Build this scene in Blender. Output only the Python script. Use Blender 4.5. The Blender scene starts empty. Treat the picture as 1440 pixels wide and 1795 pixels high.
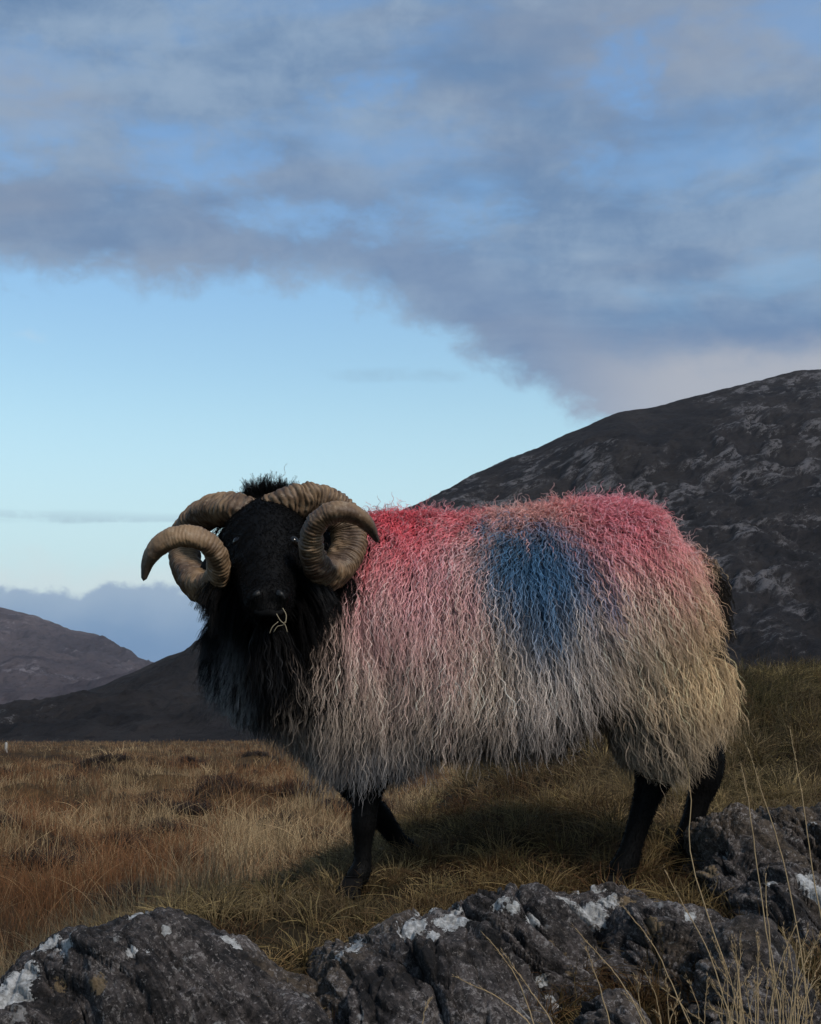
import bpy, math, random
import numpy as np
from mathutils import Vector, Matrix
from mathutils.bvhtree import BVHTree
from mathutils.kdtree import KDTree

# ------------------------------------------------------------------ camera
F = 2466.0                      # focal length in photo pixels (1440 wide)
TH = math.radians(8.5)
EYE = 1.0
sc = bpy.context.scene
cam_d = bpy.data.cameras.new('camera')
cam = bpy.data.objects.new('camera', cam_d)
sc.collection.objects.link(cam)
cam.location = (0, 0, EYE)
cam.rotation_euler = (math.pi / 2 + TH, 0, 0)
cam_d.sensor_fit = 'VERTICAL'
cam_d.sensor_height = 24.0
cam_d.lens = 24.0 * F / 1795.0
cam_d.clip_start = 0.05
cam_d.clip_end = 12000
sc.camera = cam

# ------------------------------------------------------------------ exposure and light
SUN_ELEV = math.radians(45)
SUN_AZ = math.radians(138)      # clockwise from +Y (view direction): right and behind the camera
sc.view_settings.view_transform = 'Standard'
sc.view_settings.look = 'None'
sc.view_settings.exposure = 0.0
sc.view_settings.gamma = 1.0
sc.view_settings.use_curve_mapping = False

sun_d = bpy.data.lights.new('sun', 'SUN')
sun_d.energy = 3.0
sun_d.angle = math.radians(8)
sun_d.color = (1.0, 0.91, 0.82)
sun = bpy.data.objects.new('sun', sun_d)
sc.collection.objects.link(sun)
sv = Vector((math.sin(SUN_AZ) * math.cos(SUN_ELEV), math.cos(SUN_AZ) * math.cos(SUN_ELEV), math.sin(SUN_ELEV)))
sun.rotation_euler = sv.to_track_quat('Z', 'Y').to_euler()
sun.location = (5, -5, 8)

sc.cycles.max_bounces = 5
sc.cycles.diffuse_bounces = 3
sc.cycles.glossy_bounces = 2
sc.cycles.transparent_max_bounces = 6
sc.cycles.use_adaptive_sampling = True
sc.cycles.adaptive_threshold = 0.02


# ------------------------------------------------------------------ node expression helper
class X:
    """a socket (or constant) with arithmetic that builds Math nodes"""
    def __init__(self, nt, s): self.nt, self.s = nt, s
    def _m(self, op, *args, clamp=False):
        n = self.nt.nodes.new('ShaderNodeMath'); n.operation = op; n.use_clamp = clamp
        for i, a in enumerate((self,) + args):
            if isinstance(a, X): self.nt.links.new(a.s, n.inputs[i])
            else: n.inputs[i].default_value = a
        return X(self.nt, n.outputs[0])
    def __add__(s, o): return s._m('ADD', o)
    __radd__ = __add__
    def __sub__(s, o): return s._m('SUBTRACT', o)
    def __rsub__(s, o): return (s * -1.0) + o
    def __mul__(s, o): return s._m('MULTIPLY', o)
    __rmul__ = __mul__
    def __truediv__(s, o): return s._m('DIVIDE', o)
    def sat(s): return s._m('ADD', 0.0, clamp=True)
    def mx(s, o): return s._m('MAXIMUM', o)
    def mn(s, o): return s._m('MINIMUM', o)
    def pw(s, o): return s._m('POWER', o)
    def ab(s): return s._m('ABSOLUTE')
    def step(s, a, b):
        n = s.nt.nodes.new('ShaderNodeMapRange'); n.interpolation_type = 'SMOOTHSTEP'
        s.nt.links.new(s.s, n.inputs[0])
        n.inputs[1].default_value = a; n.inputs[2].default_value = b
        n.inputs[3].default_value = 0; n.inputs[4].default_value = 1
        return X(s.nt, n.outputs[0])


def link(nt, a, inp):
    if isinstance(a, X): nt.links.new(a.s, inp)
    elif isinstance(a, (tuple, list)) and len(a) == 3 and inp.type == 'RGBA': inp.default_value = (*a, 1)
    else: inp.default_value = a


def mixc(nt, f, a, b, mode='MIX'):
    n = nt.nodes.new('ShaderNodeMix'); n.data_type = 'RGBA'; n.blend_type = mode
    link(nt, f, n.inputs[0]); link(nt, a, n.inputs[6]); link(nt, b, n.inputs[7])
    return X(nt, n.outputs[2])


def coords(nt, kind='Object', scale=(1, 1, 1), loc=(0, 0, 0), rot=(0, 0, 0)):
    tc = nt.nodes.new('ShaderNodeTexCoord'); mp = nt.nodes.new('ShaderNodeMapping')
    nt.links.new(tc.outputs[kind], mp.inputs[0])
    mp.inputs[1].default_value = loc; mp.inputs[2].default_value = rot; mp.inputs[3].default_value = scale
    return X(nt, mp.outputs[0])


def noise(nt, vec, scale=5, detail=4, rough=0.5, dist=0.0, col=False):
    n = nt.nodes.new('ShaderNodeTexNoise')
    nt.links.new(vec.s, n.inputs['Vector'])
    n.inputs['Scale'].default_value = scale; n.inputs['Detail'].default_value = detail
    n.inputs['Roughness'].default_value = rough; n.inputs['Distortion'].default_value = dist
    return X(nt, n.outputs[1 if col else 0])


def voro(nt, vec, scale=5, feature='F1', rnd=1.0):
    n = nt.nodes.new('ShaderNodeTexVoronoi'); n.feature = feature
    nt.links.new(vec.s, n.inputs['Vector']); n.inputs['Scale'].default_value = scale
    return X(nt, n.outputs['Distance'])


def material(name):
    m = bpy.data.materials.new(name); m.use_nodes = True
    nt = m.node_tree; b = nt.nodes['Principled BSDF']
    b.inputs['Specular IOR Level'].default_value = 0.3
    return m, nt, b


def bump(nt, b, h, strength=0.5, dist=0.01):
    n = nt.nodes.new('ShaderNodeBump'); link(nt, h, n.inputs['Height'])
    n.inputs['Strength'].default_value = strength; n.inputs['Distance'].default_value = dist
    nt.links.new(n.outputs[0], b.inputs['Normal'])


def attr(nt, name, col=False):
    n = nt.nodes.new('ShaderNodeAttribute'); n.attribute_name = name
    return X(nt, n.outputs['Color' if col else 'Fac'])


# ------------------------------------------------------------------ sky (world)
def build_world():
    w = bpy.data.worlds.new('World'); sc.world = w; w.use_nodes = True
    nt = w.node_tree
    bg = nt.nodes['Background']
    sky = nt.nodes.new('ShaderNodeTexSky'); sky.sky_type = 'NISHITA'; sky.sun_disc = False
    sky.sun_elevation = SUN_ELEV; sky.sun_rotation = SUN_AZ
    sky.air_density = 1.0; sky.dust_density = 1.2; sky.ozone_density = 1.5
    S = X(nt, sky.outputs[0])
    tc = nt.nodes.new('ShaderNodeTexCoord')
    sep = nt.nodes.new('ShaderNodeSeparateXYZ'); nt.links.new(tc.outputs['Generated'], sep.inputs[0])
    x, y, z = (X(nt, sep.outputs[i]) for i in range(3))
    # clear air: the sky texture, whitening and greening towards the horizon
    xr = x / (x * x + y * y).pw(0.5)              # sine of the azimuth, the same all round
    K = 0.15
    hz = z.step(0.42, 0.20)
    tint = mixc(nt, hz, (K * 0.95, K * 1.25, K * 1.38), (K * 1.24, K * 1.34, K * 1.14))
    clear = mixc(nt, 1.0, S, tint, 'MULTIPLY')
    clear = mixc(nt, z.step(0.25, 0.08) * 0.8, clear, (0.575, 0.75, 0.80))
    # cloud deck: ragged lower edge sinking to the right, broken by blue gaps
    st = coords(nt, 'Generated', (1, 1, 3.4), (0.3, 0.0, 0.15), (0, math.radians(6), 0))
    st2 = coords(nt, 'Generated', (1, 1, 2.6), (1.7, 0.4, 0.9), (0, math.radians(9), 0))
    st4 = coords(nt, 'Generated', (1, 1, 3.6), (1.1, 0.7, 0.2), (0, math.radians(9), 0))
    st3 = coords(nt, 'Generated', (1, 1, 1.3), (0.9, 0.2, 0.4))
    big = noise(nt, st, 4.5, 3, 0.5, 0.3)
    mid = noise(nt, st2, 9.0, 7, 0.58, 0.25)
    fine = noise(nt, st3, 30.0, 6, 0.62, 0.3)
    edge = 0.304 - 0.100 * xr.step(-0.07, 0.17)
    h = z - edge + (mid - 0.5) * 0.050 + (fine - 0.5) * 0.055
    deck = h.step(-0.012, 0.018)
    def blob(cx, cz, rx, rz):
        n_ = (((xr - cx) / rx).pw(2.0) + ((z - cz) / rz).pw(2.0) + (mid - 0.5) * 9.0 + (fine - 0.5) * 5.0)
        return n_.step(1.6, -1.4)
    gaps = blob(-0.036, 0.425, 0.045, 0.014).mx(blob(0.155, 0.435, 0.035, 0.030)).mx(blob(-0.20, 0.382, 0.085, 0.020) * 0.8)
    gaps = gaps.mx(blob(0.0, 0.345, 0.10, 0.016) * 0.9).mx(blob(0.13, 0.385, 0.025, 0.018) * 0.8).mx(blob(-0.29, 0.372, 0.05, 0.02) * 0.8)
    field = (big * 0.5 + mid * 0.4 + fine * 0.1).step(0.545, 0.40) * 0.75 * (z - edge).step(0.05, 0.11)
    dens = deck * (1.0 - gaps.mx(field) * 0.80)
    # cloud colour: blue grey body, lavender lights, paler towards the lower right rim
    lum = noise(nt, st4, 3.8, 6, 0.54, 0.4)
    lilac = noise(nt, st4, 3.1, 4, 0.5, 0.2)
    c1 = mixc(nt, (lum * 0.7 + fine * 0.3).step(0.35, 0.64), (0.140, 0.245, 0.420), (0.285, 0.395, 0.545))
    c1 = mixc(nt, lilac.step(0.45, 0.66) * 0.55, c1, (0.305, 0.345, 0.425))
    belly = (z - edge).step(0.10, 0.03) * xr.step(-0.30, 0.0) * (z - edge).step(-0.01, 0.04)
    c1 = mixc(nt, belly * 0.55, c1, (0.165, 0.25, 0.415))
    warm = xr.step(0.06, 0.20) * (z - edge + (fine - 0.5) * 0.03 + (mid - 0.5) * 0.04).step(0.070, 0.030)
    c1 = mixc(nt, warm * 0.9, c1, (0.44, 0.465, 0.52))
    # distant low bank over the horizon with bumpy top
    bk = noise(nt, coords(nt, 'Generated', (1, 1, 1.2), (0.2, 0, 0)), 22.0, 6, 0.62)
    bh = z - 0.093 - (bk - 0.5) * 0.048
    bank = bh.step(0.004, -0.004)
    bcol = mixc(nt, (z - 0.5 * (bk - 0.5) * 0.05).step(0.045, 0.095), (0.125, 0.265, 0.47), (0.33, 0.45, 0.59))
    # thin streaks above it
    stv = coords(nt, 'Generated', (1, 1, 14), (0.5, 0.1, 0.37))
    streak = noise(nt, stv, 3.3, 4, 0.5).step(0.50, 0.60) * z.step(0.10, 0.115) * z.step(0.15, 0.13) * bk.step(0.38, 0.52) * 0.7
    wisp = blob(-0.015, 0.243, 0.055, 0.005) * 0.35
    rim = bh.step(0.03, 0.0) * 0.6
    sk = mixc(nt, rim, clear, (0.70, 0.78, 0.79))
    sk = mixc(nt, streak, sk, (0.30, 0.42, 0.53))
    sk = mixc(nt, wisp, sk, (0.27, 0.42, 0.56))
    sk = mixc(nt, blob(-0.275, 0.262, 0.03, 0.006) * 0.7, sk, (0.60, 0.70, 0.80))
    sk = mixc(nt, bank, sk, bcol)
    sk = mixc(nt, dens, sk, c1)
    # the ground side of the world
    sk = mixc(nt, z.step(0.0, -0.05), sk, (0.05, 0.045, 0.035))
    nt.links.new(sk.s, bg.inputs[0])
    bg.inputs[1].default_value = 1.0
build_world()


# ------------------------------------------------------------------ projection: a pixel of the photo at distance Y
CT, ST = math.cos(TH), math.sin(TH)
def P(px, py, Y):
    px, py, Y = np.asarray(px, float), np.asarray(py, float), np.asarray(Y, float)
    cx = (px - 720) / F; cy = -(py - 897.5) / F
    dy = CT - cy * ST; dz = ST + cy * CT
    t = Y / dy
    return np.stack(np.broadcast_arrays(cx * t, Y, EYE + dz * t), -1)
def unP(p):
    d = p - np.array([0, 0, EYE])
    fw = d[..., 1] * CT + d[..., 2] * ST
    up = -d[..., 1] * ST + d[..., 2] * CT
    return 720 + F * d[..., 0] / fw, 897.5 - F * up / fw


# ------------------------------------------------------------------ numpy noise
_rg = np.random.default_rng(7)
_perm = _rg.permutation(256)
_perm = np.concatenate([_perm, _perm, _perm])
_grad = _rg.normal(size=(256, 3)); _grad /= np.linalg.norm(_grad, axis=1)[:, None]
def pn(p, seed=0):
    p = p + np.array([13.7, 7.1, 3.3]) * (seed + 1)
    i = np.floor(p).astype(np.int64); f = p - i; i &= 255
    u = f * f * f * (f * (f * 6 - 15) + 10)
    r = 0
    for dx in (0, 1):
        for dy in (0, 1):
            for dz in (0, 1):
                h = _perm[_perm[_perm[(i[..., 0] + dx) & 255] + ((i[..., 1] + dy) & 255)] + ((i[..., 2] + dz) & 255)]
                g = _grad[h]
                d = g[..., 0] * (f[..., 0] - dx) + g[..., 1] * (f[..., 1] - dy) + g[..., 2] * (f[..., 2] - dz)
                w = (u[..., 0] if dx else 1 - u[..., 0]) * (u[..., 1] if dy else 1 - u[..., 1]) * (u[..., 2] if dz else 1 - u[..., 2])
                r = r + d * w
    return r * 1.5
def fbm(p, oct=4, seed=0, lac=2.03, gain=0.5):
    a, s, r = 1.0, 1.0, 0
    for k in range(oct):
        r = r + a * pn(p * s, seed + k * 3); a *= gain; s *= lac
    return r
def ridged(p, oct=4, seed=0, gain=0.5):
    a, s, r = 1.0, 1.0, 0
    for k in range(oct):
        r = r + a * (1 - 2 * np.abs(pn(p * s, seed + k * 3))); a *= gain; s *= 2.1
    return r
def chips(p, seed=0):
    """broken facets: nearest jittered cell, its random tilt and the distance to the joint beside it"""
    i0 = np.floor(p).astype(np.int64); f1 = np.full(p.shape[:-1], 9.0); f2 = f1.copy(); tilt = np.zeros(p.shape[:-1]); lift = tilt.copy()
    for dx in (-1, 0, 1):
        for dy in (-1, 0, 1):
            for dz in (-1, 0, 1):
                c = i0 + np.array([dx, dy, dz]); m = c & 255
                h = _perm[_perm[_perm[m[..., 0]] + m[..., 1]] + m[..., 2] + seed % 200]
                q = c + 0.5 + _grad[h] * 0.5
                d = p - q; r = np.linalg.norm(d, axis=-1)
                t = (d * _grad[(h + 57) & 255]).sum(-1); l = _grad[(h + 113) & 255][..., 0]
                cl = r < f1
                f2 = np.where(cl, f1, np.minimum(f2, r)); tilt = np.where(cl, t, tilt); lift = np.where(cl, l, lift); f1 = np.where(cl, r, f1)
    return tilt, lift, f2 - f1
def sm(a, b, x):
    t = np.clip((x - a) / (b - a), 0, 1); return t * t * (3 - 2 * t)


# ------------------------------------------------------------------ object helpers
def mesh_obj(name, V, Fc, mat=None, parent=None, smooth=True):
    me = bpy.data.meshes.new(name)
    V = np.asarray(V, np.float32).reshape(-1, 3)
    if isinstance(Fc, np.ndarray):
        k = Fc.shape[1]; n = len(Fc)
        me.vertices.add(len(V)); me.vertices.foreach_set('co', V.ravel())
        me.loops.add(n * k); me.loops.foreach_set('vertex_index', Fc.astype(np.int32).ravel())
        me.polygons.add(n)
        me.polygons.foreach_set('loop_start', np.arange(0, n * k, k, dtype=np.int32))
        me.update(calc_edges=True); me.validate()
    else:
        me.from_pydata([tuple(v) for v in V], [], Fc)
    if smooth: me.polygons.foreach_set('use_smooth', np.ones(len(me.polygons), bool))
    if mat: me.materials.append(mat)
    o = bpy.data.objects.new(name, me); sc.collection.objects.link(o)
    if parent: o.parent = parent
    return o
def put(o, parent):
    """parent keeping world placement (parent empties sit at a location, unrotated)"""
    o.parent = parent; o.matrix_parent_inverse = Matrix.Translation(-parent.location)
def tag(o, label=None, cat=None, group=None, kind=None):
    for k, v in (('label', label), ('category', cat), ('group', group), ('kind', kind)):
        if v: o[k] = v
    return o
def grid_faces(nu, nv, wrap=False):
    i = np.arange(nu - 1)[:, None]; j = np.arange(nv if wrap else nv - 1)[None, :]
    j2 = (j + 1) % nv
    return np.stack(np.broadcast_arrays(i * nv + j, (i + 1) * nv + j, (i + 1) * nv + j2, i * nv + j2), -1).reshape(-1, 4)
def vattr(o, name, vals):
    a = o.data.attributes.new(name, 'FLOAT', 'POINT'); a.data.foreach_set('value', np.asarray(vals, np.float32).ravel())
def curves_obj(name, pts, rad, col, mat, parent=None):
    """pts (n,k,3), rad (n,k) , col (n,k,3)"""
    n, k = pts.shape[:2]
    hc = bpy.data.hair_curves.new(name)
    hc.add_curves([k] * n)
    hc.attributes['position'].data.foreach_set('vector', pts.astype(np.float32).ravel())
    ra = hc.attributes.get('radius') or hc.attributes.new('radius', 'FLOAT', 'POINT')
    ra.data.foreach_set('value', np.broadcast_to(rad, (n, k)).astype(np.float32).ravel())
    ca = hc.attributes.new('tone', 'FLOAT_COLOR', 'POINT')
    c4 = np.ones((n, k, 4), np.float32); c4[..., :3] = col
    ca.data.foreach_set('color', c4.ravel())
    hc.materials.append(mat)
    o = bpy.data.objects.new(name, hc); sc.collection.objects.link(o)
    if parent: put(o, parent)
    return o
def catmull(pts, n):
    pts = np.asarray(pts, float)
    p = np.vstack([2 * pts[0] - pts[1], pts, 2 * pts[-1] - pts[-2]])
    m = len(pts) - 1
    t = np.linspace(0, m, n); i = np.minimum(t.astype(int), m - 1); f = (t - i)[:, None]
    a, b, c, d = p[i], p[i + 1], p[i + 2], p[i + 3]
    return 0.5 * (2 * b + (c - a) * f + (2 * a - 5 * b + 4 * c - d) * f**2 + (3 * b - a - 3 * c + d) * f**3)


# ------------------------------------------------------------------ materials
def hair_material(name, rough=0.75, spec=0.15, trans=0.0):
    m, nt, b = material(name)
    nt.links.new(attr(nt, 'tone', True).s, b.inputs['Base Color'])
    b.inputs['Roughness'].default_value = rough
    b.inputs['Specular IOR Level'].default_value = spec
    if trans:
        tr = nt.nodes.new('ShaderNodeBsdfTranslucent'); nt.links.new(attr(nt, 'tone', True).s, tr.inputs[0])
        mx = nt.nodes.new('ShaderNodeMixShader'); mx.inputs[0].default_value = trans
        nt.links.new(b.outputs[0], mx.inputs[1]); nt.links.new(tr.outputs[0], mx.inputs[2])
        nt.links.new(mx.outputs[0], nt.nodes['Material Output'].inputs[0])
    return m
M_WOOL = hair_material('wool', 0.8, 0.1)
M_BLACKHAIR = hair_material('black_hair', 0.6, 0.05)
M_GRASS = hair_material('grass_blades', 0.6, 0.2, 0.25)

def rock_material():
    m, nt, b = material('rock')
    c = coords(nt, 'Object')
    n1 = noise(nt, c, 9, 8, 0.65, 0.2); n2 = noise(nt, c, 55, 8, 0.75); n3 = noise(nt, c, 3.0, 3)
    v = voro(nt, c, 110)
    sp = nt.nodes.new('ShaderNodeSeparateXYZ'); nt.links.new(c.s, sp.inputs[0])
    cb = nt.nodes.new('ShaderNodeCombineXYZ')
    link(nt, attr(nt, 'layer') * 60.0, cb.inputs[0]); link(nt, X(nt, sp.outputs[0]) * 5.0, cb.inputs[1]); link(nt, X(nt, sp.outputs[1]) * 5.0, cb.inputs[2])
    lay = noise(nt, X(nt, cb.outputs[0]), 1.0, 7, 0.72)
    tone = n2 * 0.42 + n1 * 0.28 + lay * 0.30
    col = mixc(nt, tone.step(0.44, 0.57), (0.009, 0.0078, 0.0080), (0.088, 0.075, 0.071))
    col = mixc(nt, n3.step(0.50, 0.66) * n2.step(0.35, 0.6) * 0.6, col, (0.12, 0.088, 0.055))      # brown weathering
    speck = (noise(nt, c, 130, 5, 0.8) * 0.6 + n1 * 0.25 + lay * 0.15).step(0.525, 0.575)
    col = mixc(nt, speck * 0.8, col, (0.27, 0.25, 0.24))
    dk = (n2 * 0.6 + lay * 0.4).step(0.45, 0.36)
    col = mixc(nt, dk * 0.8, col, (0.010, 0.009, 0.009))
    # pale crusty patches, small ones everywhere and large ones from the mesh field
    L = attr(nt, 'lichen')
    edge = (noise(nt, c, 22, 8, 0.7) - 0.5) * 1.7 + (noise(nt, c, 120, 5, 0.7) - 0.5) * 1.5
    big = (L + edge).step(0.47, 0.50)
    small = (noise(nt, c, 15, 5, 0.55, 0.3) + (n2 - 0.5) * 0.25).step(0.66, 0.70) * 0.6
    lm = big.mx(small * 0.6)
    lcol = mixc(nt, noise(nt, c, 80, 6, 0.7).step(0.38, 0.62), (0.30, 0.30, 0.29), (0.62, 0.63, 0.63))
    col = mixc(nt, lm, col, lcol)
    och = attr(nt, 'ochre')
    col = mixc(nt, (och * (edge * 3.0 + 1.0)).step(0.50, 0.58) * 0.7, col, (0.24, 0.17, 0.09))
    nt.links.new(col.s, b.inputs['Base Color'])
    b.inputs['Roughness'].default_value = 0.82
    bump(nt, b, n2 * 0.9 + n1 * 0.8 + lay * 0.8 + v * 0.3 + lm * 0.25, 1.0, 0.016)
    return m
M_ROCK = rock_material()

def hill_material(name, base, dark, pale, amount, sc_):
    m, nt, b = material(name)
    c = coords(nt, 'Object', (1, 1, 1))
    c0 = coords(nt, 'Object', (1, 1, 1), (0, 0, 0), (0, math.radians(38), 0))
    mp = nt.nodes.new('ShaderNodeMapping'); nt.links.new(c0.s, mp.inputs[0]); mp.inputs[3].default_value = (0.55, 0.7, 1.7)
    cs = X(nt, mp.outputs[0])
    n1 = noise(nt, c, 0.02 * sc_, 6, 0.6, 0.4)
    n2 = noise(nt, cs, 0.20 * sc_, 8, 0.70, 0.5)
    n3 = noise(nt, cs, 0.045 * sc_, 6, 0.62, 0.6)
    n4 = noise(nt, c, 1.2 * sc_, 4, 0.7)
    col = mixc(nt, n1.step(0.35, 0.65), dark, base)
    col = mixc(nt, n2.step(0.50, 0.36) * 0.6, col, tuple(v * 0.5 for v in dark))
    rk = (n2 * 0.55 + n4 * 0.25 + attr(nt, 'crag') * 0.12).step(amount, amount + 0.07) * n3.step(0.44, 0.58)
    col = mixc(nt, rk * 0.8, col, pale)
    nt.links.new(col.s, b.inputs['Base Color'])
    b.inputs['Roughness'].default_value = 0.95; b.inputs['Specular IOR Level'].default_value = 0.05
    bump(nt, b, n2 * 0.8 + n4 * 0.25, 1.0, 4.0 / sc_)
    return m

def ground_material():
    m, nt, b = material('moor_ground')
    c = coords(nt, 'Object')
    n1 = noise(nt, c, 0.35, 6, 0.6); n2 = noise(nt, c, 9, 6, 0.7)
    col = mixc(nt, n1.step(0.38, 0.62), (0.025, 0.016, 0.010), (0.07, 0.042, 0.020))
    col = mixc(nt, n2.step(0.45, 0.62) * 0.5, col, (0.10, 0.066, 0.03))
    col = mixc(nt, attr(nt, 'peat'), col, mixc(nt, n2, (0.010, 0.008, 0.006), (0.035, 0.028, 0.016)))
    nt.links.new(col.s, b.inputs['Base Color'])
    b.inputs['Roughness'].default_value = 0.95; b.inputs['Specular IOR Level'].default_value = 0.05
    bump(nt, b, n2, 0.8, 0.03)
    return m
M_GROUND = ground_material()


HUM = [(100, 1452, 100), (300, 1448, 130), (400, 1412, 120), (520, 1412, 90), (270, 1420, 60), (190, 1352, 90), (120, 1362, 70), (330, 1345, 90), (20, 1345, 80), (470, 1340, 80), (420, 1585, 70), (240, 1570, 70), (90, 1530, 90), (330, 1520, 60), (560, 1480, 70), (660, 1420, 60), (30, 1400, 60), (230, 1480, 60)]
HUMW = []
for px_, py_, w_ in HUM:
    Yh = 0.86 / max((py_ + 12 - 1265) / 2466.0 - 0.0085, 0.008)
    HUMW.append(((px_ - 720) / 2466.0 * Yh, Yh, w_ / 2466.0 * Yh * 0.55))

# ------------------------------------------------------------------ ground: thin plate surface through surveyed points
CP = np.array([
    # where the hooves stand
    (615, 1568, 2.85), (715, 1500, 3.12), (1085, 1566, 2.85), (1195, 1500, 3.10),
    # behind and between the rocks
    (330, 1622, 2.62), (450, 1640, 2.60), (540, 1702, 2.48), (560, 1790, 2.30), (520, 1850, 2.15), (640, 1630, 2.70),
    (800, 1592, 2.78), (950, 1578, 2.80), (1180, 1570, 2.9), (1300, 1520, 3.1), (1440, 1500, 3.2),
    # the bank under and behind the belly
    (960, 1460, 3.3), (840, 1450, 3.4), (1000, 1400, 3.7), (1100, 1400, 3.6), (1290, 1400, 3.6), (1440, 1370, 3.7),
    # its crest, rising to the right
    (220, 1640, 2.75), (340, 1604, 2.85), (450, 1574, 3.05), (560, 1545, 3.25), (640, 1512, 3.4), (720, 1450, 3.75), (800, 1385, 4.2),
    (900, 1335, 4.6), (1050, 1285, 5.0), (1290, 1226, 5.6), (1440, 1212, 5.8), (1700, 1200, 5.8)], float)
W = P(CP[:, 0], CP[:, 1], CP[:, 2])
def plain(x, y): return EYE - 0.86 - 0.0085 * y + 0.0 * x
extra = []
for x_ in (-2.6, -1.7): extra += [(x_, 4.2 + 0 * x_, None), (x_, 2.6, -0.25), (x_, 1.2, -0.5)]
for x_, y_ in ((-0.5, 4.6), (-0.2, 5.2), (0.2, 6.2), (1.0, 7.6), (2.6, 8.4), (-3, 7), (-1, 7), (0, 8.5), (-4, 3), (-4, 9), (4, 10)): extra.append((x_, y_, None))
for x_ in (1.8, 3.0): extra += [(x_, 1.2, -0.35), (x_, 1.9, 0.10)]
for x_ in (-0.7, -0.2, 0.3, 0.8, 1.2): extra += [(x_, 1.95, 0.36), (x_, 1.55, 0.24), (x_, 1.1, 0.0)]
extra += [(2.6, 3.2, 0.25), (3.4, 5.5, 0.75)]
for x_ in (1.0, 1.7, 2.4, 3.2): extra += [(x_, 6.7, 0.85), (x_, 7.6, 0.5)]
E = np.array([(a, b_, plain(a, b_) + (0 if d is None else d)) for a, b_, d in extra])
CTRL = np.vstack([W, E])
def tps_fit(xy, z, lam=2e-4):
    n = len(xy); r = np.linalg.norm(xy[:, None] - xy[None], axis=-1)
    K = np.where(r > 0, r * r * np.log(np.maximum(r, 1e-9)), 0) + lam * np.eye(n)
    Pm = np.hstack([np.ones((n, 1)), xy])
    A = np.block([[K, Pm], [Pm.T, np.zeros((3, 3))]])
    return np.linalg.solve(A, np.concatenate([z, np.zeros(3)]))
TW = tps_fit(CTRL[:, :2], CTRL[:, 2])
def tps(x, y):
    out = np.zeros(x.shape); n = len(CTRL)
    for k in range(n):
        r2 = (x - CTRL[k, 0])**2 + (y - CTRL[k, 1])**2
        out += TW[k] * 0.5 * r2 * np.log(np.maximum(r2, 1e-12))
    return out + TW[n] + TW[n + 1] * x + TW[n + 2] * y
def ground_z(x, y):
    x, y = np.asarray(x, float), np.asarray(y, float)
    p = np.stack([x, y, 0 * x], -1)
    r = np.hypot(x, y)
    far = sm(6, 25, r)
    zp = plain(x, np.minimum(r, 260)) + fbm(p / 9.0, 3, 5) * 0.30 * far + fbm(p / 2.2, 3, 9) * 0.20 * sm(3.5, 8, r)
    zp = zp + np.maximum(fbm(p / 1.1, 2, 21) - 0.15, 0) * 0.25 * sm(5, 10, r)
    for hx, hy, hr in HUMW:
        q2 = ((x - hx) / hr)**2 + ((y - hy) / (hr * 1.6))**2
        zp = zp + np.exp(-q2) * min(0.24, hr * 0.55)
    w = sm(9.5, 6.5, np.hypot(x * 0.9, y)) * sm(-3.8, -2.2, x) * sm(4.6, 3.0, x) * sm(0.6, 1.3, y)
    near = tps(x, y)
    z = zp * (1 - w) + near * w
    return z + fbm(p / 0.35, 3, 31) * 0.018

def build_ground():
    a1 = np.linspace(-0.42, 0.42, 420)
    a2 = np.linspace(0.42, 2 * math.pi - 0.42, 90)[1:-1]
    ang = np.concatenate([a1, a2]); rad = np.concatenate([[0.02], np.geomspace(0.6, 6, 220), np.geomspace(6, 9000, 330)[1:]])
    A, R = np.meshgrid(ang, rad, indexing='ij')
    x, y = R * np.sin(A), R * np.cos(A)
    z = ground_z(x, y)
    V = np.stack([x, y, z], -1)
    nv = len(rad); nu = len(ang)
    Fc = grid_faces(nv, nu, wrap=True)          # rings x angles
    V = V.transpose(1, 0, 2)
    o = mesh_obj('ground', V, Fc, M_GROUND)
    vattr(o, 'peat', sm(7.5, 5.5, np.hypot(V[..., 0], V[..., 1])))
    tag(o, 'rough brown moorland ground under the grass', kind='structure')
build_ground()


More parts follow.
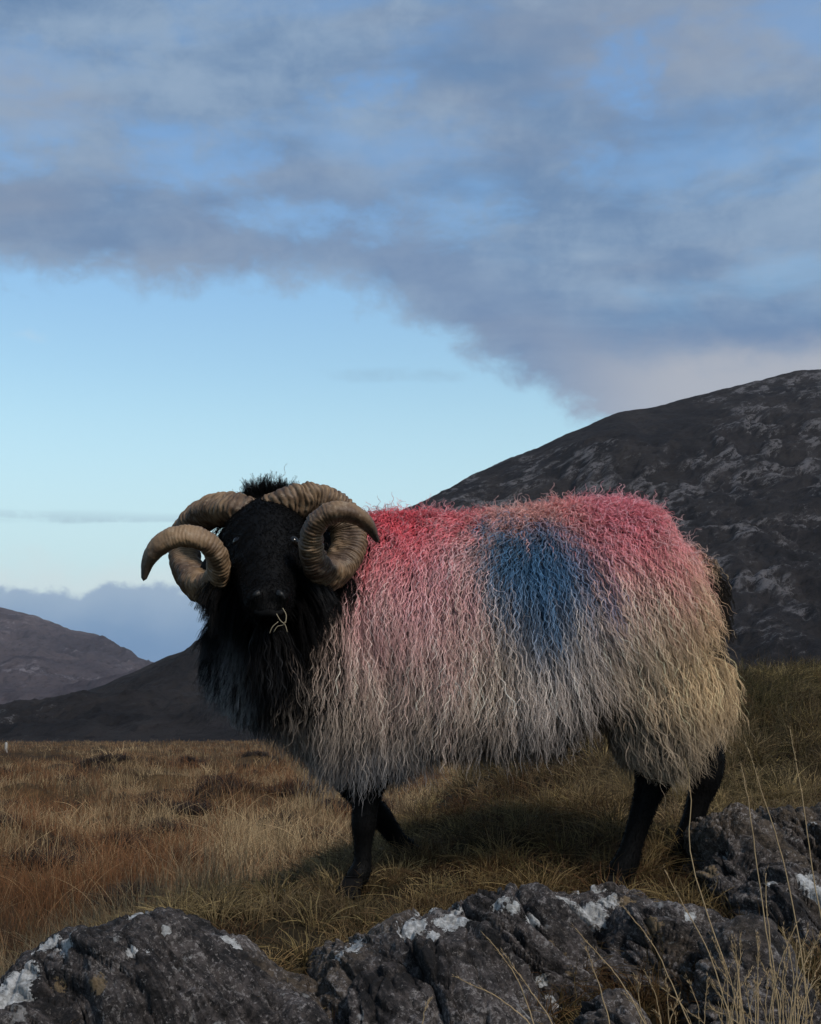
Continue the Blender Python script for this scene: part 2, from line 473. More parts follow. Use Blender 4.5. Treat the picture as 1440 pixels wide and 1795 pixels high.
# ------------------------------------------------------------------ hills
def hill(name, ridge, base_py, yb, yr, mat, nu, nv, amp, seed, label):
    ridge = np.array(ridge, float)
    px = np.linspace(ridge[0, 0], ridge[-1, 0], nu)
    # angular bumps along the skyline come with the noise below
    rp = np.interp(px, ridge[:, 0], ridge[:, 1])
    k = np.ones(5) / 5; rp = np.convolve(np.pad(rp, 2, mode='edge'), k, 'valid')
    yr_ = np.interp(px, ridge[:, 0], ridge[:, 2]) if ridge.shape[1] > 2 else np.full(nu, yr)
    v = np.concatenate([np.linspace(0, 1, nv), 1 + np.linspace(0.02, 0.8, 24)])
    U, Vv = np.meshgrid(np.arange(nu), v, indexing='ij')
    Y = yb + (yr_[U] - yb) * Vv
    py = base_py + (rp[U] - base_py) * np.minimum(Vv, 1)**0.85
    pos = P(px[U], py, Y)
    back = np.maximum(Vv - 1, 0)
    pos[..., 2] -= back * (yr_[U] - yb) * 0.9 * back
    # crags: ridged noise stretched down the dip of the strata
    q = pos.copy(); ca, sa = math.cos(0.5), math.sin(0.5)
    q2 = np.stack([q[..., 0] * ca + q[..., 2] * sa, q[..., 1] * 0.6, (-q[..., 0] * sa + q[..., 2] * ca) * 2.2], -1)
    lo = fbm(q / (amp * 9), 4, seed); hi = ridged(q2 / (amp * 2.2), 4, seed + 5, 0.55)
    crag = sm(0.35, 1.3, hi) * sm(-0.25, 0.3, fbm(q / (amp * 14), 3, seed + 9))
    fade = sm(0, 0.12, Vv)
    topf = 1 - 0.80 * sm(0.8, 1.0, Vv) * sm(1.25, 1.0, Vv)
    disp = (lo * amp * 0.8 + hi * amp * 0.19 + crag * amp * 0.16) * fade * topf
    pos[..., 2] += disp
    pos[..., 1] -= disp * 0.4
    o = mesh_obj(name, pos, grid_faces(nu, len(v)), mat)
    vattr(o, 'crag', crag)
    tag(o, label, kind='structure')
    return o
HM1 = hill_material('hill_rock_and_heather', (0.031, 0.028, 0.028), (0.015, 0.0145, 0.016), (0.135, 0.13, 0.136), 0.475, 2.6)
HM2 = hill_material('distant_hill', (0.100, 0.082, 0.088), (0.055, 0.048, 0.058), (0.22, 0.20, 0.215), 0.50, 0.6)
hill('hillside', [(-420, 1300, 260), (-150, 1284, 270), (0, 1256, 280), (100, 1231, 285), (180, 1205, 290), (260, 1171, 300), (330, 1143, 305), (450, 1068, 320), (560, 985, 340), (640, 932, 360),
     (725, 886, 380), (800, 850, 395), (870, 820, 410), (940, 796, 420), (1000, 766, 430), (1080, 729, 440), (1150, 716, 450),
     (1230, 695, 460), (1330, 666, 470), (1400, 653, 480), (1440, 652, 480), (1600, 648, 480), (1850, 720, 480), (2200, 860, 480), (2700, 1150, 480)],
     1306, 150, 450, HM1, 900, 420, 7.0, 3, 'dark rocky hillside rising to the right behind the ram')
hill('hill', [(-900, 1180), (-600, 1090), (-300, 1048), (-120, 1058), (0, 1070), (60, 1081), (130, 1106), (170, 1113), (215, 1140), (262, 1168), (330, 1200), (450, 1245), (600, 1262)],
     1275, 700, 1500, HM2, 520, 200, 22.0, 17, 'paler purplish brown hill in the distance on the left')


# ------------------------------------------------------------------ rocks of the outcrop
def rock(crest, Y, H, Af, Ab, label, lichen=(), ochre=(), nu=220, nv=150, seed=0, dip=-55, strata=0.012, lump=0.05, sf=16, chipd=0.026):
    cr = np.array(crest, float)
    Ys = cr[:, 2] if cr.shape[1] > 2 else np.full(len(cr), Y)
    w = P(cr[:, 0], cr[:, 1], Ys)
    d = np.concatenate([[0], np.cumsum(np.linalg.norm(np.diff(w, axis=0), axis=1))]); d /= d[-1]
    # mostly straight runs between the surveyed corners, slightly eased
    t = np.linspace(0, 1, nu)
    lin = np.stack([np.interp(t, d, w[:, k]) for k in range(3)], -1)
    kk = max(3, nu // 40) | 1; pad = np.pad(lin, ((kk // 2, kk // 2), (0, 0)), mode='edge')
    lin = np.stack([np.convolve(pad[:, k], np.ones(kk) / kk, 'valid') for k in range(3)], -1)
    zb = lin[:, 2].min() - H
    env = np.sqrt(np.clip(1 - np.abs(2 * t - 1)**14, 0, 1))            # the ends close
    phi = np.linspace(0, math.pi, nv)
    c = np.sign(np.cos(phi)) * np.abs(np.cos(phi))**0.85; s = np.abs(np.sin(phi))**0.75
    A = np.where(c > 0, Af, Ab)
    pos = np.empty((nu, nv, 3))
    pos[..., 0] = lin[:, None, 0]
    pos[..., 1] = lin[:, None, 1] - c[None] * A[None] * (0.25 + 0.75 * env[:, None])
    pos[..., 2] = zb + (lin[:, None, 2] - zb) * s[None] * (0.3 + 0.7 * env[:, None])
    def normals(p):
        gu = np.gradient(p, axis=0); gv = np.gradient(p, axis=1)
        n = np.cross(gv, gu); n /= np.linalg.norm(n, axis=-1, keepdims=True) + 1e-12
        # outward = away from the inner axis
        ctr = lin[:, None] - np.array([0, 0, 0.3]); sgn = np.sign((n * (p - ctr)).sum(-1).mean())
        return n * sgn
    n = normals(pos)
    off = np.array([seed * 3.1, seed * 1.7, seed * 0.9])
    q = pos + off
    pos = pos + n * ((fbm(q * 3.2, 3, seed) * lump + fbm(q * 9, 2, seed + 3) * lump * 0.35)[..., None])
    # cleavage: parting planes whose traces run down the face at the dip angle
    a = math.radians(dip); N_ = np.array([-math.sin(a), 0.35, math.cos(a)]); N_ /= np.linalg.norm(N_)
    q = pos + off
    sd = q @ N_ + fbm(q * 2.5, 3, seed + 11) * 0.05
    l1 = pn(np.stack([sd * sf, 0 * sd + seed, 0 * sd + (q[..., 0] + q[..., 2]) * 0.8], -1), seed + 2)
    l2 = pn(np.stack([sd * sf * 2.9, 0 * sd + seed, (q[..., 0]) * 2.5], -1), seed + 4)
    l3 = pn(np.stack([sd * sf * 7.5, 0 * sd + seed, (q[..., 0]) * 6], -1), seed + 6)
    step = np.tanh(l1 * 7) * 0.7 + np.tanh(l2 * 7) * 0.18 + np.tanh(l3 * 4) * 0.08
    groove = -np.exp(-(l1 / 0.03)**2) * 1.1 - np.exp(-(l2 / 0.05)**2) * 0.7
    rough = fbm(q * 24, 5, seed + 8, gain=0.65) * 0.7 + ridged(q * 11, 4, seed + 12, 0.6) * 0.45
    # cross joints
    B_ = np.array([0.75, -0.2, 0.62]); sb = q @ B_ + fbm(q * 3.5, 2, seed + 14) * 0.06
    l4 = pn(np.stack([sb * 7, 0 * sb + 4, 0 * sb], -1), seed + 15)
    groove = groove - np.exp(-(l4 / 0.035)**2) * 1.6
    qs = np.stack([sd * 1.45, q[..., 1], q[..., 0] * 0.55 + q[..., 2] * 0.45], -1) + fbm(q * 12, 2, seed + 21)[..., None] * 0.012
    t1, l1_, e1 = chips(qs * 7.5, seed); t2, l2_, e2 = chips(qs * 21.0, seed + 31)
    chip = (t1 * 0.9 + l1_ * 0.45) * 1.0 + (t2 * 0.9 + l2_ * 0.4) * 0.42 - np.exp(-(e1 / 0.05)**2) * 0.7 - np.exp(-(e2 / 0.08)**2) * 0.25
    topkeep = 1 - 0.45 * np.exp(-((phi - math.pi / 2) / 0.16)**2)[None]
    pos = pos + n * (((step + groove) * strata + rough * 0.0075 + chip * chipd) * topkeep)[..., None]
    L = np.zeros(pos.shape[:2]); O = np.zeros(pos.shape[:2])
    pu, pv = unP(pos); front = np.broadcast_to(phi[None] < 1.75, pu.shape)
    for arr, lst in ((L, lichen), (O, ochre)):
        for (x_, y_, r_) in lst:
            dd = np.where(front, (pu - x_)**2 + (pv - y_)**2, 1e9)
            k = np.unravel_index(np.argmin(dd), dd.shape)
            rm = r_ * pos[k][1] / F * 1.7
            dist = np.linalg.norm((pos - pos[k]) * np.array([1, 0.8, 1]), axis=-1)
            np.maximum(arr, np.clip(1.25 - dist / rm * 0.75, 0, 1), out=arr)
    o = mesh_obj('rock', pos, grid_faces(nu, nv), M_ROCK, smooth=False)
    vattr(o, 'lichen', L); vattr(o, 'ochre', O); vattr(o, 'layer', sd)
    tag(o, label, 'rock', 'rocks of the outcrop under the ram')
    return o

rock([(-260, 1900), (-120, 1800), (-50, 1735), (0, 1695), (45, 1660), (100, 1636), (170, 1618), (235, 1596), (285, 1588), (325, 1592), (365, 1622), (430, 1652), (495, 1690), (550, 1722), (605, 1775), (670, 1900)],
     2.32, 0.55, 0.36, 0.22, 'long dark rock with diagonal cracks and big white lichen patch, leftmost in the foreground',
     lichen=[(30, 1728, 22), (5, 1750, 20), (50, 1712, 15), (40, 1750, 13), (75, 1660, 11), (90, 1655, 9), (118, 1650, 13), (140, 1645, 9), (245, 1600, 9), (232, 1606, 6), (290, 1632, 6), (235, 1672, 6), (400, 1648, 8), (415, 1660, 6), (475, 1705, 4)],
     ochre=[(170, 1722, 9), (100, 1730, 9)], nu=460, nv=300, seed=1, dip=-52, strata=0.0055, lump=0.03, sf=24, chipd=0.015)
rock([(500, 1890), (530, 1775), (580, 1700), (635, 1658), (700, 1622), (745, 1612), (800, 1612), (850, 1624), (905, 1690), (950, 1760), (1010, 1880)],
     2.38, 0.5, 0.30, 0.25, 'big dark block with white lichen along its top, right of the grassy gap',
     lichen=[(720, 1625, 14), (750, 1620, 15), (790, 1617, 15), (830, 1625, 14), (850, 1632, 9), (617, 1672, 16), (630, 1668, 12), (760, 1640, 8)],
     nu=330, nv=220, seed=2, dip=-60, strata=0.0055, lump=0.03, sf=13)
rock([(740, 1690), (770, 1620), (800, 1592), (880, 1584), (945, 1580), (985, 1625), (1040, 1690), (1100, 1770), (1160, 1880)],
     2.50, 0.5, 0.24, 0.22, 'layered slab with parallel diagonal ridges between the two lichen topped blocks',
     lichen=[(780, 1598, 9), (800, 1600, 7), (885, 1592, 10), (900, 1588, 8), (935, 1612, 8), (950, 1720, 6), (965, 1750, 7), (975, 1770, 7)], ochre=[(958, 1672, 11), (985, 1690, 9), (1000, 1705, 7)],
     nu=300, nv=220, seed=3, dip=-50, strata=0.013, lump=0.02, sf=30)
rock([(925, 1700), (945, 1600), (975, 1577), (1030, 1570), (1090, 1566), (1130, 1575), (1180, 1612), (1225, 1680), (1260, 1800)],
     2.66, 0.5, 0.26, 0.26, 'block with white lichen patches just below the near hind hoof',
     lichen=[(985, 1590, 15), (1000, 1602, 12), (1035, 1582, 18), (1040, 1608, 14), (1065, 1580, 14), (1030, 1622, 9)], ochre=[(1100, 1588, 15), (1120, 1600, 8)],
     nu=280, nv=200, seed=4, dip=-62, strata=0.0065, lump=0.03, sf=14)
rock([(1075, 1700), (1095, 1625), (1130, 1600), (1180, 1592), (1240, 1598), (1300, 1612), (1330, 1680), (1350, 1780)],
     2.5, 0.5, 0.24, 0.26, 'rough grey block between the lichen topped block and the round boulder',
     lichen=[(1210, 1608, 6)], ochre=[(1140, 1625, 12)], nu=240, nv=180, seed=5, dip=-35, strata=0.010, lump=0.045, sf=15)
rock([(1195, 1880), (1205, 1760), (1235, 1690), (1285, 1652), (1340, 1646), (1385, 1690), (1420, 1760), (1450, 1880)],
     2.26, 0.5, 0.22, 0.26, 'rounded grey boulder behind the tall dry grass at the lower right',
     nu=260, nv=200, seed=6, dip=-40, strata=0.007, lump=0.05, sf=12)
rock([(1170, 1600), (1195, 1520), (1225, 1455), (1250, 1432), (1290, 1442), (1335, 1480), (1385, 1540), (1440, 1600), (1490, 1700)],
     2.98, 0.5, 0.32, 0.25, 'ribbed sloping slab behind the far hind hoof',
     lichen=[(1285, 1505, 8)], ochre=[(1240, 1530, 12)], nu=280, nv=200, seed=7, dip=-48, strata=0.012, lump=0.03, sf=26)
rock([(1275, 1520), (1300, 1450), (1340, 1424), (1400, 1414), (1470, 1412), (1560, 1430), (1640, 1500), (1700, 1600)],
     3.15, 0.5, 0.32, 0.25, 'pale weathered rock at the right edge, highest of the outcrop',
     lichen=[(1425, 1450, 7)], nu=280, nv=190, seed=8, dip=-68, strata=0.010, lump=0.03, sf=18)
rock([(1280, 1640), (1310, 1575), (1360, 1545), (1420, 1535), (1500, 1545), (1580, 1600), (1640, 1700)],
     2.78, 0.5, 0.28, 0.25, 'dark rock with a bright white patch at the right edge',
     lichen=[(1420, 1555, 15), (1435, 1570, 13), (1415, 1545, 10), (1350, 1550, 7)], nu=240, nv=180, seed=9, dip=-58, strata=0.010, lump=0.03, sf=16)
rock([(1020, 1900), (1035, 1800), (1060, 1768), (1095, 1760), (1120, 1785), (1145, 1900)],
     2.12, 0.4, 0.16, 0.2, 'small rounded stone at the bottom edge left of the tall grass',
     nu=140, nv=120, seed=10, dip=-45, strata=0.005, lump=0.03, sf=14)
rock([(1350, 1760), (1385, 1690), (1430, 1650), (1500, 1640), (1580, 1660), (1640, 1760)],
     2.55, 0.5, 0.24, 0.25, 'dark rock at the right edge beside the round boulder',
     nu=220, nv=170, seed=11, dip=-62, strata=0.010, lump=0.03, sf=18)


# ------------------------------------------------------------------ the ram
ram = bpy.data.objects.new('ram', None); sc.collection.objects.link(ram)
ram.location = tuple(P(850, 1540, 3.0)); ram.empty_display_size = 0.2
tag(ram, 'shaggy black faced ram with curled horns and red and blue paint on its fleece', 'ram')

YB = 3.0
def tube(path, rads, n=28, sq=1.0, up=(0, 0, 1)):
    """closed tube; rads (k,2): half width across, half height"""
    path = np.asarray(path, float); k = len(path); rads = np.asarray(rads, float)
    T = np.gradient(path, axis=0); T /= np.linalg.norm(T, axis=1)[:, None]
    up = np.asarray(up, float)
    S = np.cross(T, up); S /= np.linalg.norm(S, axis=1)[:, None] + 1e-9
    U = np.cross(S, T)
    a = np.linspace(0, 2 * math.pi, n, endpoint=False)
    V = path[:, None] + S[:, None] * (np.cos(a) * 1.0)[None, :, None] * rads[:, None, 0:1] + U[:, None] * np.sin(a)[None, :, None] * rads[:, None, 1:2]
    V = V.reshape(-1, 3); Fc = [list(f) for f in grid_faces(k, n, wrap=True)]
    c0 = len(V); V = np.vstack([V, path[0] - T[0] * rads[0].mean() * 0.6, path[-1] + T[-1] * rads[-1].mean() * 0.6])
    for j in range(n):
        Fc.append([c0, j, (j + 1) % n]); b = (k - 1) * n
        Fc.append([c0 + 1, b + (j + 1) % n, b + j])
    return V, Fc
def ball(c, r, n=14):
    th = np.linspace(0, math.pi, n + 2)[1:-1]
    path = np.array([np.array(c) + np.array([0, 0, -math.cos(t)]) * r[2] for t in th])
    rr = np.array([[r[0] * math.sin(t), r[1] * math.sin(t)] for t in th])
    a = np.linspace(0, 2 * math.pi, 20, endpoint=False)
    V = path[:, None] + np.stack([np.cos(a)[None] * rr[:, :1], np.sin(a)[None] * rr[:, 1:], 0 * a[None] + 0 * rr[:, :1]], -1)
    V = V.reshape(-1, 3); k = len(th)
    Fc = [list(f) for f in grid_faces(k, 20, wrap=True)]
    c0 = len(V); V = np.vstack([V, np.array(c) - [0, 0, r[2]], np.array(c) + [0, 0, r[2]]])
    for j in range(20):
        Fc.append([c0, (j + 1) % 20, j]); b = (k - 1) * 20; Fc.append([c0 + 1, b + j, b + (j + 1) % 20])
    return V, Fc

px2m = YB / F
parts = []
# torso: sections along the spine (photo x, top y, bottom y, half width)
secs = [(1228, 1035, 1125, .06), (1218, 990, 1165, .10), (1198, 948, 1212, .145), (1162, 913, 1256, .18), (1112, 895, 1270, .205), (1050, 888, 1274, .21), (950, 902, 1274, .215), (850, 914, 1276, .215),
        (750, 914, 1278, .205), (670, 912, 1278, .19), (610, 930, 1265, .17), (560, 965, 1235, .145), (520, 1010, 1195, .11), (500, 1050, 1150, .06)]
path, rads = [], []
for x_, t_, b_, hw in secs:
    yy = YB - 0.05 * max(0, (700 - x_) / 220)
    path.append(P(x_, (t_ + b_) / 2, yy)); rads.append((hw, (b_ - t_) / 2 * yy / F))
pt = catmull(np.hstack([np.array(path), np.array(rads)]), 60)
parts.append(tube(pt[:, :3], np.maximum(pt[:, 3:], .02), 40))
def limb(keys, n=26, sides=20):
    """keys: px, py, Y, half width (m), half depth (m)"""
    k = np.array(keys, float); w = P(k[:, 0], k[:, 1], k[:, 2])
    c = catmull(np.hstack([w, k[:, 3:]]), n)
    return tube(c[:, :3], np.maximum(c[:, 3:], 0.004), sides, up=(0, 1, 0.01))
# neck turning towards the camera, and the deep chest under it
parts.append(limb([(620, 1040, 2.97, .15, .15), (560, 1020, 2.92, .135, .135), (510, 1000, 2.86, .115, .115), (475, 985, 2.80, .095, .095)]))
parts.append(limb([(610, 1150, 2.95, .15, .14), (530, 1130, 2.88, .125, .12), (480, 1105, 2.84, .095, .095), (455, 1070, 2.81, .065, .065)]))
# head: back of skull, brow, bridge of nose, muzzle
parts.append(limb([(470, 925, 2.86, .055, .055), (467, 930, 2.80, .078, .072), (466, 945, 2.73, .082, .076), (466, 972, 2.67, .070, .066), (467, 1008, 2.61, .054, .052),
                   (469, 1038, 2.565, .047, .043), (471, 1056, 2.535, .044, .037), (472, 1066, 2.52, .034, .026)], 34, 28))
parts.append(limb([(468, 1000, 2.73, .050, .05), (470, 1045, 2.65, .040, .04), (472, 1080, 2.59, .030, .028), (473, 1092, 2.565, .024, .018)], 20))      # lower jaw
for sx in (-1, 1):
    parts.append(ball(P(467 + sx * 58, 940, 2.70), (.022, .030, .018)))           # brow above each eye
    parts.append(ball(P(471 + sx * 22, 1046, 2.515), (.017, .016, .013)))        # flare of each nostril
    parts.append(ball(P(467 + sx * 40, 1010, 2.66), (.022, .05, .035)))           # cheek
parts.append(ball(P(472, 1070, 2.515), (.028, .016, .010)))                       # upper lip
# legs (photo px, py, Y, half width in x, half depth)
LEGS = {
 'near_front': [(650, 1230, 2.9, 0.0850, 0.0600), (648, 1330, 2.88, 0.0580, 0.0450), (642, 1400, 2.86, 0.0292, 0.0258), (638, 1445, 2.855, 0.0258, 0.0241), (637, 1480, 2.855, 0.0189, 0.0172), (636, 1510, 2.855, 0.0185, 0.0163), (631, 1530, 2.85, 0.0232, 0.0198), (622, 1545, 2.845, 0.0232, 0.0206)],
 'far_front': [(610, 1250, 3.1, 0.0800, 0.0600), (612, 1340, 3.1, 0.0550, 0.0450), (640, 1400, 3.1, 0.0310, 0.0275), (668, 1432, 3.11, 0.0258, 0.0241), (690, 1462, 3.12, 0.0215, 0.0172), (700, 1478, 3.12, 0.0198, 0.0155), (712, 1484, 3.12, 0.0215, 0.0172), (716, 1490, 3.12, 0.0215, 0.0172)],
 'near_hind': [(1150, 1180, 2.88, 0.1200, 0.0800), (1165, 1280, 2.86, 0.0850, 0.0600), (1150, 1350, 2.85, 0.0450, 0.0360), (1136, 1392, 2.85, 0.0292, 0.0258), (1124, 1430, 2.85, 0.0249, 0.0215), (1110, 1475, 2.85, 0.0224, 0.0189), (1099, 1510, 2.85, 0.0258, 0.0215), (1086, 1532, 2.85, 0.0284, 0.0232), (1080, 1542, 2.85, 0.0267, 0.0232)],
 'far_hind': [(1160, 1180, 3.06, 0.1000, 0.0800), (1196, 1262, 3.08, 0.0550, 0.0500), (1240, 1318, 3.1, 0.0360, 0.0340), (1238, 1360, 3.1, 0.0360, 0.0300), (1226, 1400, 3.1, 0.0267, 0.0224), (1214, 1440, 3.1, 0.0249, 0.0206), (1206, 1465, 3.1, 0.0258, 0.0215), (1198, 1478, 3.1, 0.0258, 0.0215)]}
for k_, keys in LEGS.items(): parts.append(limb(keys, 34, 22))
# tail
parts.append(limb([(1200, 985, 2.99, .035, .03), (1226, 1010, 2.98, .028, .025), (1234, 1065, 2.98, .022, .02), (1234, 1115, 2.98, .014, .014)]))

def build_body():
    V, Fc, o_ = [], [], 0
    for v, f in parts:
        V.append(v); Fc += [[i + o_ for i in q] for q in f]; o_ += len(v)
    me = bpy.data.meshes.new('tmp'); me.from_pydata([tuple(v) for v in np.vstack(V)], [], Fc)
    ob = bpy.data.objects.new('tmp', me); sc.collection.objects.link(ob)
    r = ob.modifiers.new('r', 'REMESH'); r.mode = 'VOXEL'; r.voxel_size = 0.0065
    s = ob.modifiers.new('s', 'SMOOTH'); s.iterations = 5; s.factor = 0.6
    dg = bpy.context.evaluated_depsgraph_get()
    me2 = bpy.data.meshes.new_from_object(ob.evaluated_get(dg), depsgraph=dg)
    bpy.data.objects.remove(ob); bpy.data.meshes.remove(me)
    me2.name = 'body'
    me2.polygons.foreach_set('use_smooth', np.ones(len(me2.polygons), bool))
    o = bpy.data.objects.new('body', me2); sc.collection.objects.link(o)
    return o
def skin_material():
    m, nt, b = material('ram_skin')
    c = coords(nt, 'Object'); n = noise(nt, c, 220, 4, 0.7); n2 = noise(nt, c, 30, 4)
    col = mixc(nt, n2, (0.0012, 0.0012, 0.0013), (0.003, 0.0028, 0.0027))
    nt.links.new(col.s, b.inputs['Base Color'])
    b.inputs['Roughness'].default_value = 0.6; b.inputs['Specular IOR Level'].default_value = 0.10
    bump(nt, b, n * 0.8 + n2 * 0.4, 0.6, 0.003)
    return m
M_SKIN = skin_material()
body = build_body(); body.data.materials.clear(); body.data.materials.append(M_SKIN)
put(body, ram)

me = body.data
nvt = len(me.vertices)
co = np.empty(nvt * 3, np.float32); me.vertices.foreach_get('co', co); co = co.reshape(-1, 3).astype(float)
me.calc_loop_triangles()
tri = np.empty(len(me.loop_triangles) * 3, np.int32); me.loop_triangles.foreach_get('vertices', tri); tri = tri.reshape(-1, 3)
BV = BVHTree.FromPolygons([tuple(v) for v in co], [tuple(int(i) for i in t) for t in tri])
tv = co[tri]; tn = np.cross(tv[:, 1] - tv[:, 0], tv[:, 2] - tv[:, 0]); ta = np.linalg.norm(tn, axis=1) / 2; tn /= (2 * ta[:, None] + 1e-15)
tc_ = tv.mean(1)
TU, TV_ = 720 + tc_[:, 0] * F / 2.9, None
def uvof(p):
    """flank coordinates of the ram in photo-like units: along the body and down it, measured on the ram itself"""
    u = 720 + p[..., 0] * (F / 2.80)
    v = 1290 - (p[..., 2] - 0.975) * (F / 2.80)
    return u, v
rng = np.random.default_rng(11)
def scatter(n, weight):
    w = ta * weight; w = w / w.sum()
    i = rng.choice(len(ta), n, p=w)
    a, b = rng.random(n), rng.random(n); fl = a + b > 1; a[fl] = 1 - a[fl]; b[fl] = 1 - b[fl]
    p = tv[i, 0] + (tv[i, 1] - tv[i, 0]) * a[:, None] + (tv[i, 2] - tv[i, 0]) * b[:, None]
    return p, tn[i]
def norm(v): return v / (np.linalg.norm(v, axis=-1, keepdims=True) + 1e-12)
def guides(p, n, L, K, grav, flow, lift, lay):
    """strand centre lines that leave the skin, bend with gravity and lie over the body"""
    N0 = len(p); out = np.empty((N0, K, 3)); out[:, 0] = p
    d = norm(n * lift[:, None] + flow + np.array([0, 0, -0.15]))
    pos = p.copy(); st = L / (K - 1)
    for k in range(1, K):
        g = grav * (0.6 + 0.8 * k / K)
        d = norm(d * (1 - g)[:, None] + (np.array([0, 0, -1.0]) + flow) * g[:, None])
        pos = pos + d * st[:, None]
        need = lay * min(1.0, k / (K * 0.35))
        for i in range(N0):
            r = BV.find_nearest(pos[i], 0.09)
            if r[0] is not None:
                q, m_ = r[0], r[1]
                s = (pos[i, 0] - q.x) * m_.x + (pos[i, 1] - q.y) * m_.y + (pos[i, 2] - q.z) * m_.z
                if s < need[i]:
                    e = need[i] - s
                    pos[i, 0] += m_.x * e; pos[i, 1] += m_.y * e; pos[i, 2] += m_.z * e
        d = norm(pos - out[:, k - 1])
        pos = out[:, k - 1] + d * st[:, None]
        out[:, k] = pos
    return out
def resample(g, M):
    n, K, _ = g.shape
    t = np.linspace(0, K - 1, M); i = np.minimum(t.astype(int), K - 2); f = (t - i)[None, :, None]
    gp = np.concatenate([2 * g[:, :1] - g[:, 1:2], g, 2 * g[:, -1:] - g[:, -2:-1]], 1)
    a, b, c, d = gp[:, i], gp[:, i + 1], gp[:, i + 2], gp[:, i + 3]
    return 0.5 * (2 * b + (c - a) * f + (2 * a - 5 * b + 4 * c - d) * f**2 + (3 * b - a - 3 * c + d) * f**3)
def cut(c, f):
    n, M, _ = c.shape
    t = np.linspace(0, 1, M)[None] * f[:, None] * (M - 1); i = np.minimum(t.astype(int), M - 2); w = (t - i)[..., None]
    r = np.arange(n)[:, None]
    return c[r, i] * (1 - w) + c[r, i + 1] * w
def locks(g, nrm, M, S, spread, amp, wl, L, clump=0.85, frizz=0.0012, seed=0, lead=None, feather=0.0):
    """turn guides into wavy clumped locks: S strands each"""
    rg = np.random.default_rng(seed)
    G = resample(g, M); n = len(G)
    T = norm(np.gradient(G, axis=1))
    A = norm(np.cross(T, nrm[:, None] + np.array([1e-3, 0, 0])))
    B = np.cross(A, T)
    s = np.linspace(0, 1, M)[None]
    # neighbouring locks wave partly in step
    ph = fbm(g[:, 0] * 14, 2, seed + 50) * 9 + rg.normal(0, 0.9, n)
    if lead is not None: ph = ph[lead] + rg.normal(0, 0.45, n); wl = wl[lead] * rg.uniform(0.93, 1.07, n)
    k = 2 * math.pi * L[:, None] * s / wl[:, None]
    warp = rg.normal(0, 0.8, (n, 1)) * s
    rise = np.minimum(1, s * 3) * (0.55 + 0.6 * s)
    wa = np.sin(k + ph[:, None] + warp) * amp[:, None] * rise
    wb = np.cos(k + ph[:, None] + warp) * amp[:, None] * rise * 0.6
    C = G + A * wa[..., None] + B * wb[..., None]
    out = np.empty((n, S, M, 3))
    for j in range(S):
        r = spread * np.sqrt(rg.random(n)); an = rg.random(n) * 2 * math.pi
        cl = 1 - clump * np.minimum(1, s * 2.2)**0.8 + 0.12 * s**3
        ox, oy = (r * np.cos(an))[:, None] * cl, (r * np.sin(an))[:, None] * cl
        fz = rg.normal(0, frizz, (n, 1)) * np.sin(k * (1.3 + 0.3 * rg.random((n, 1))) + rg.random((n, 1)) * 6) * np.minimum(1, s * 2)
        fy = rg.normal(0, frizz, (n, 1)) * np.cos(k * (1.2 + 0.3 * rg.random((n, 1))) + rg.random((n, 1)) * 6) * np.minimum(1, s * 2)
        out[:, j] = C + A * (ox + fz)[..., None] + B * (oy + fy)[..., None]
        if feather:
            out[:, j] = cut(out[:, j], rg.uniform(1 - feather, 1.0, n))
    return out

# ---- where each coat grows
tu, tvv = uvof(tc_)
nearside = (tn[:, 1] < 0.35)
HEADC = P(467, 975, 2.68)
dhead = np.linalg.norm((tc_ - P(467, 965, 2.70)) * np.array([1, 0.75, 1]), axis=1)
ishead = (tc_[:, 1] < 2.775) & (np.abs(tc_[:, 0] - P(467, 965, 2.68)[0]) < 0.12) & (tc_[:, 2] > P(467, 1100, 2.65)[2])
tpx, tpy = unP(tc_)
VL = np.array([(300, 1180), (360, 1225), (420, 1262), (480, 1305), (520, 1340), (570, 1372), (640, 1398), (690, 1385), (740, 1362), (800, 1372), (900, 1370), (980, 1350), (1015, 1300), (1040, 1262), (1070, 1290), (1100, 1350), (1140, 1395), (1175, 1365), (1215, 1325), (1260, 1300), (1300, 1285), (1400, 1270)], float)
isleg = (tpy > np.interp(tpx, VL[:, 0], VL[:, 1]) - 22) & (tpx > 560)
istail = (tpx > 1212) & (tpy > 1000) & (tpy < 1150)
isblackzone = ((tpx < 560) & (tpy > 980) & (tpx + (tpy - 1000) * 0.25 < 560))
fleece_w = (~ishead & ~isleg & ~istail).astype(float)
fleece_w *= np.where(tn[:, 1] > 0.4, 0.22, 1.0)
fleece_w *= np.where((np.hypot(tpx - 600, tpy - 955) < 62) & (tc_[:, 1] < 2.95), 0.25, 1.0)

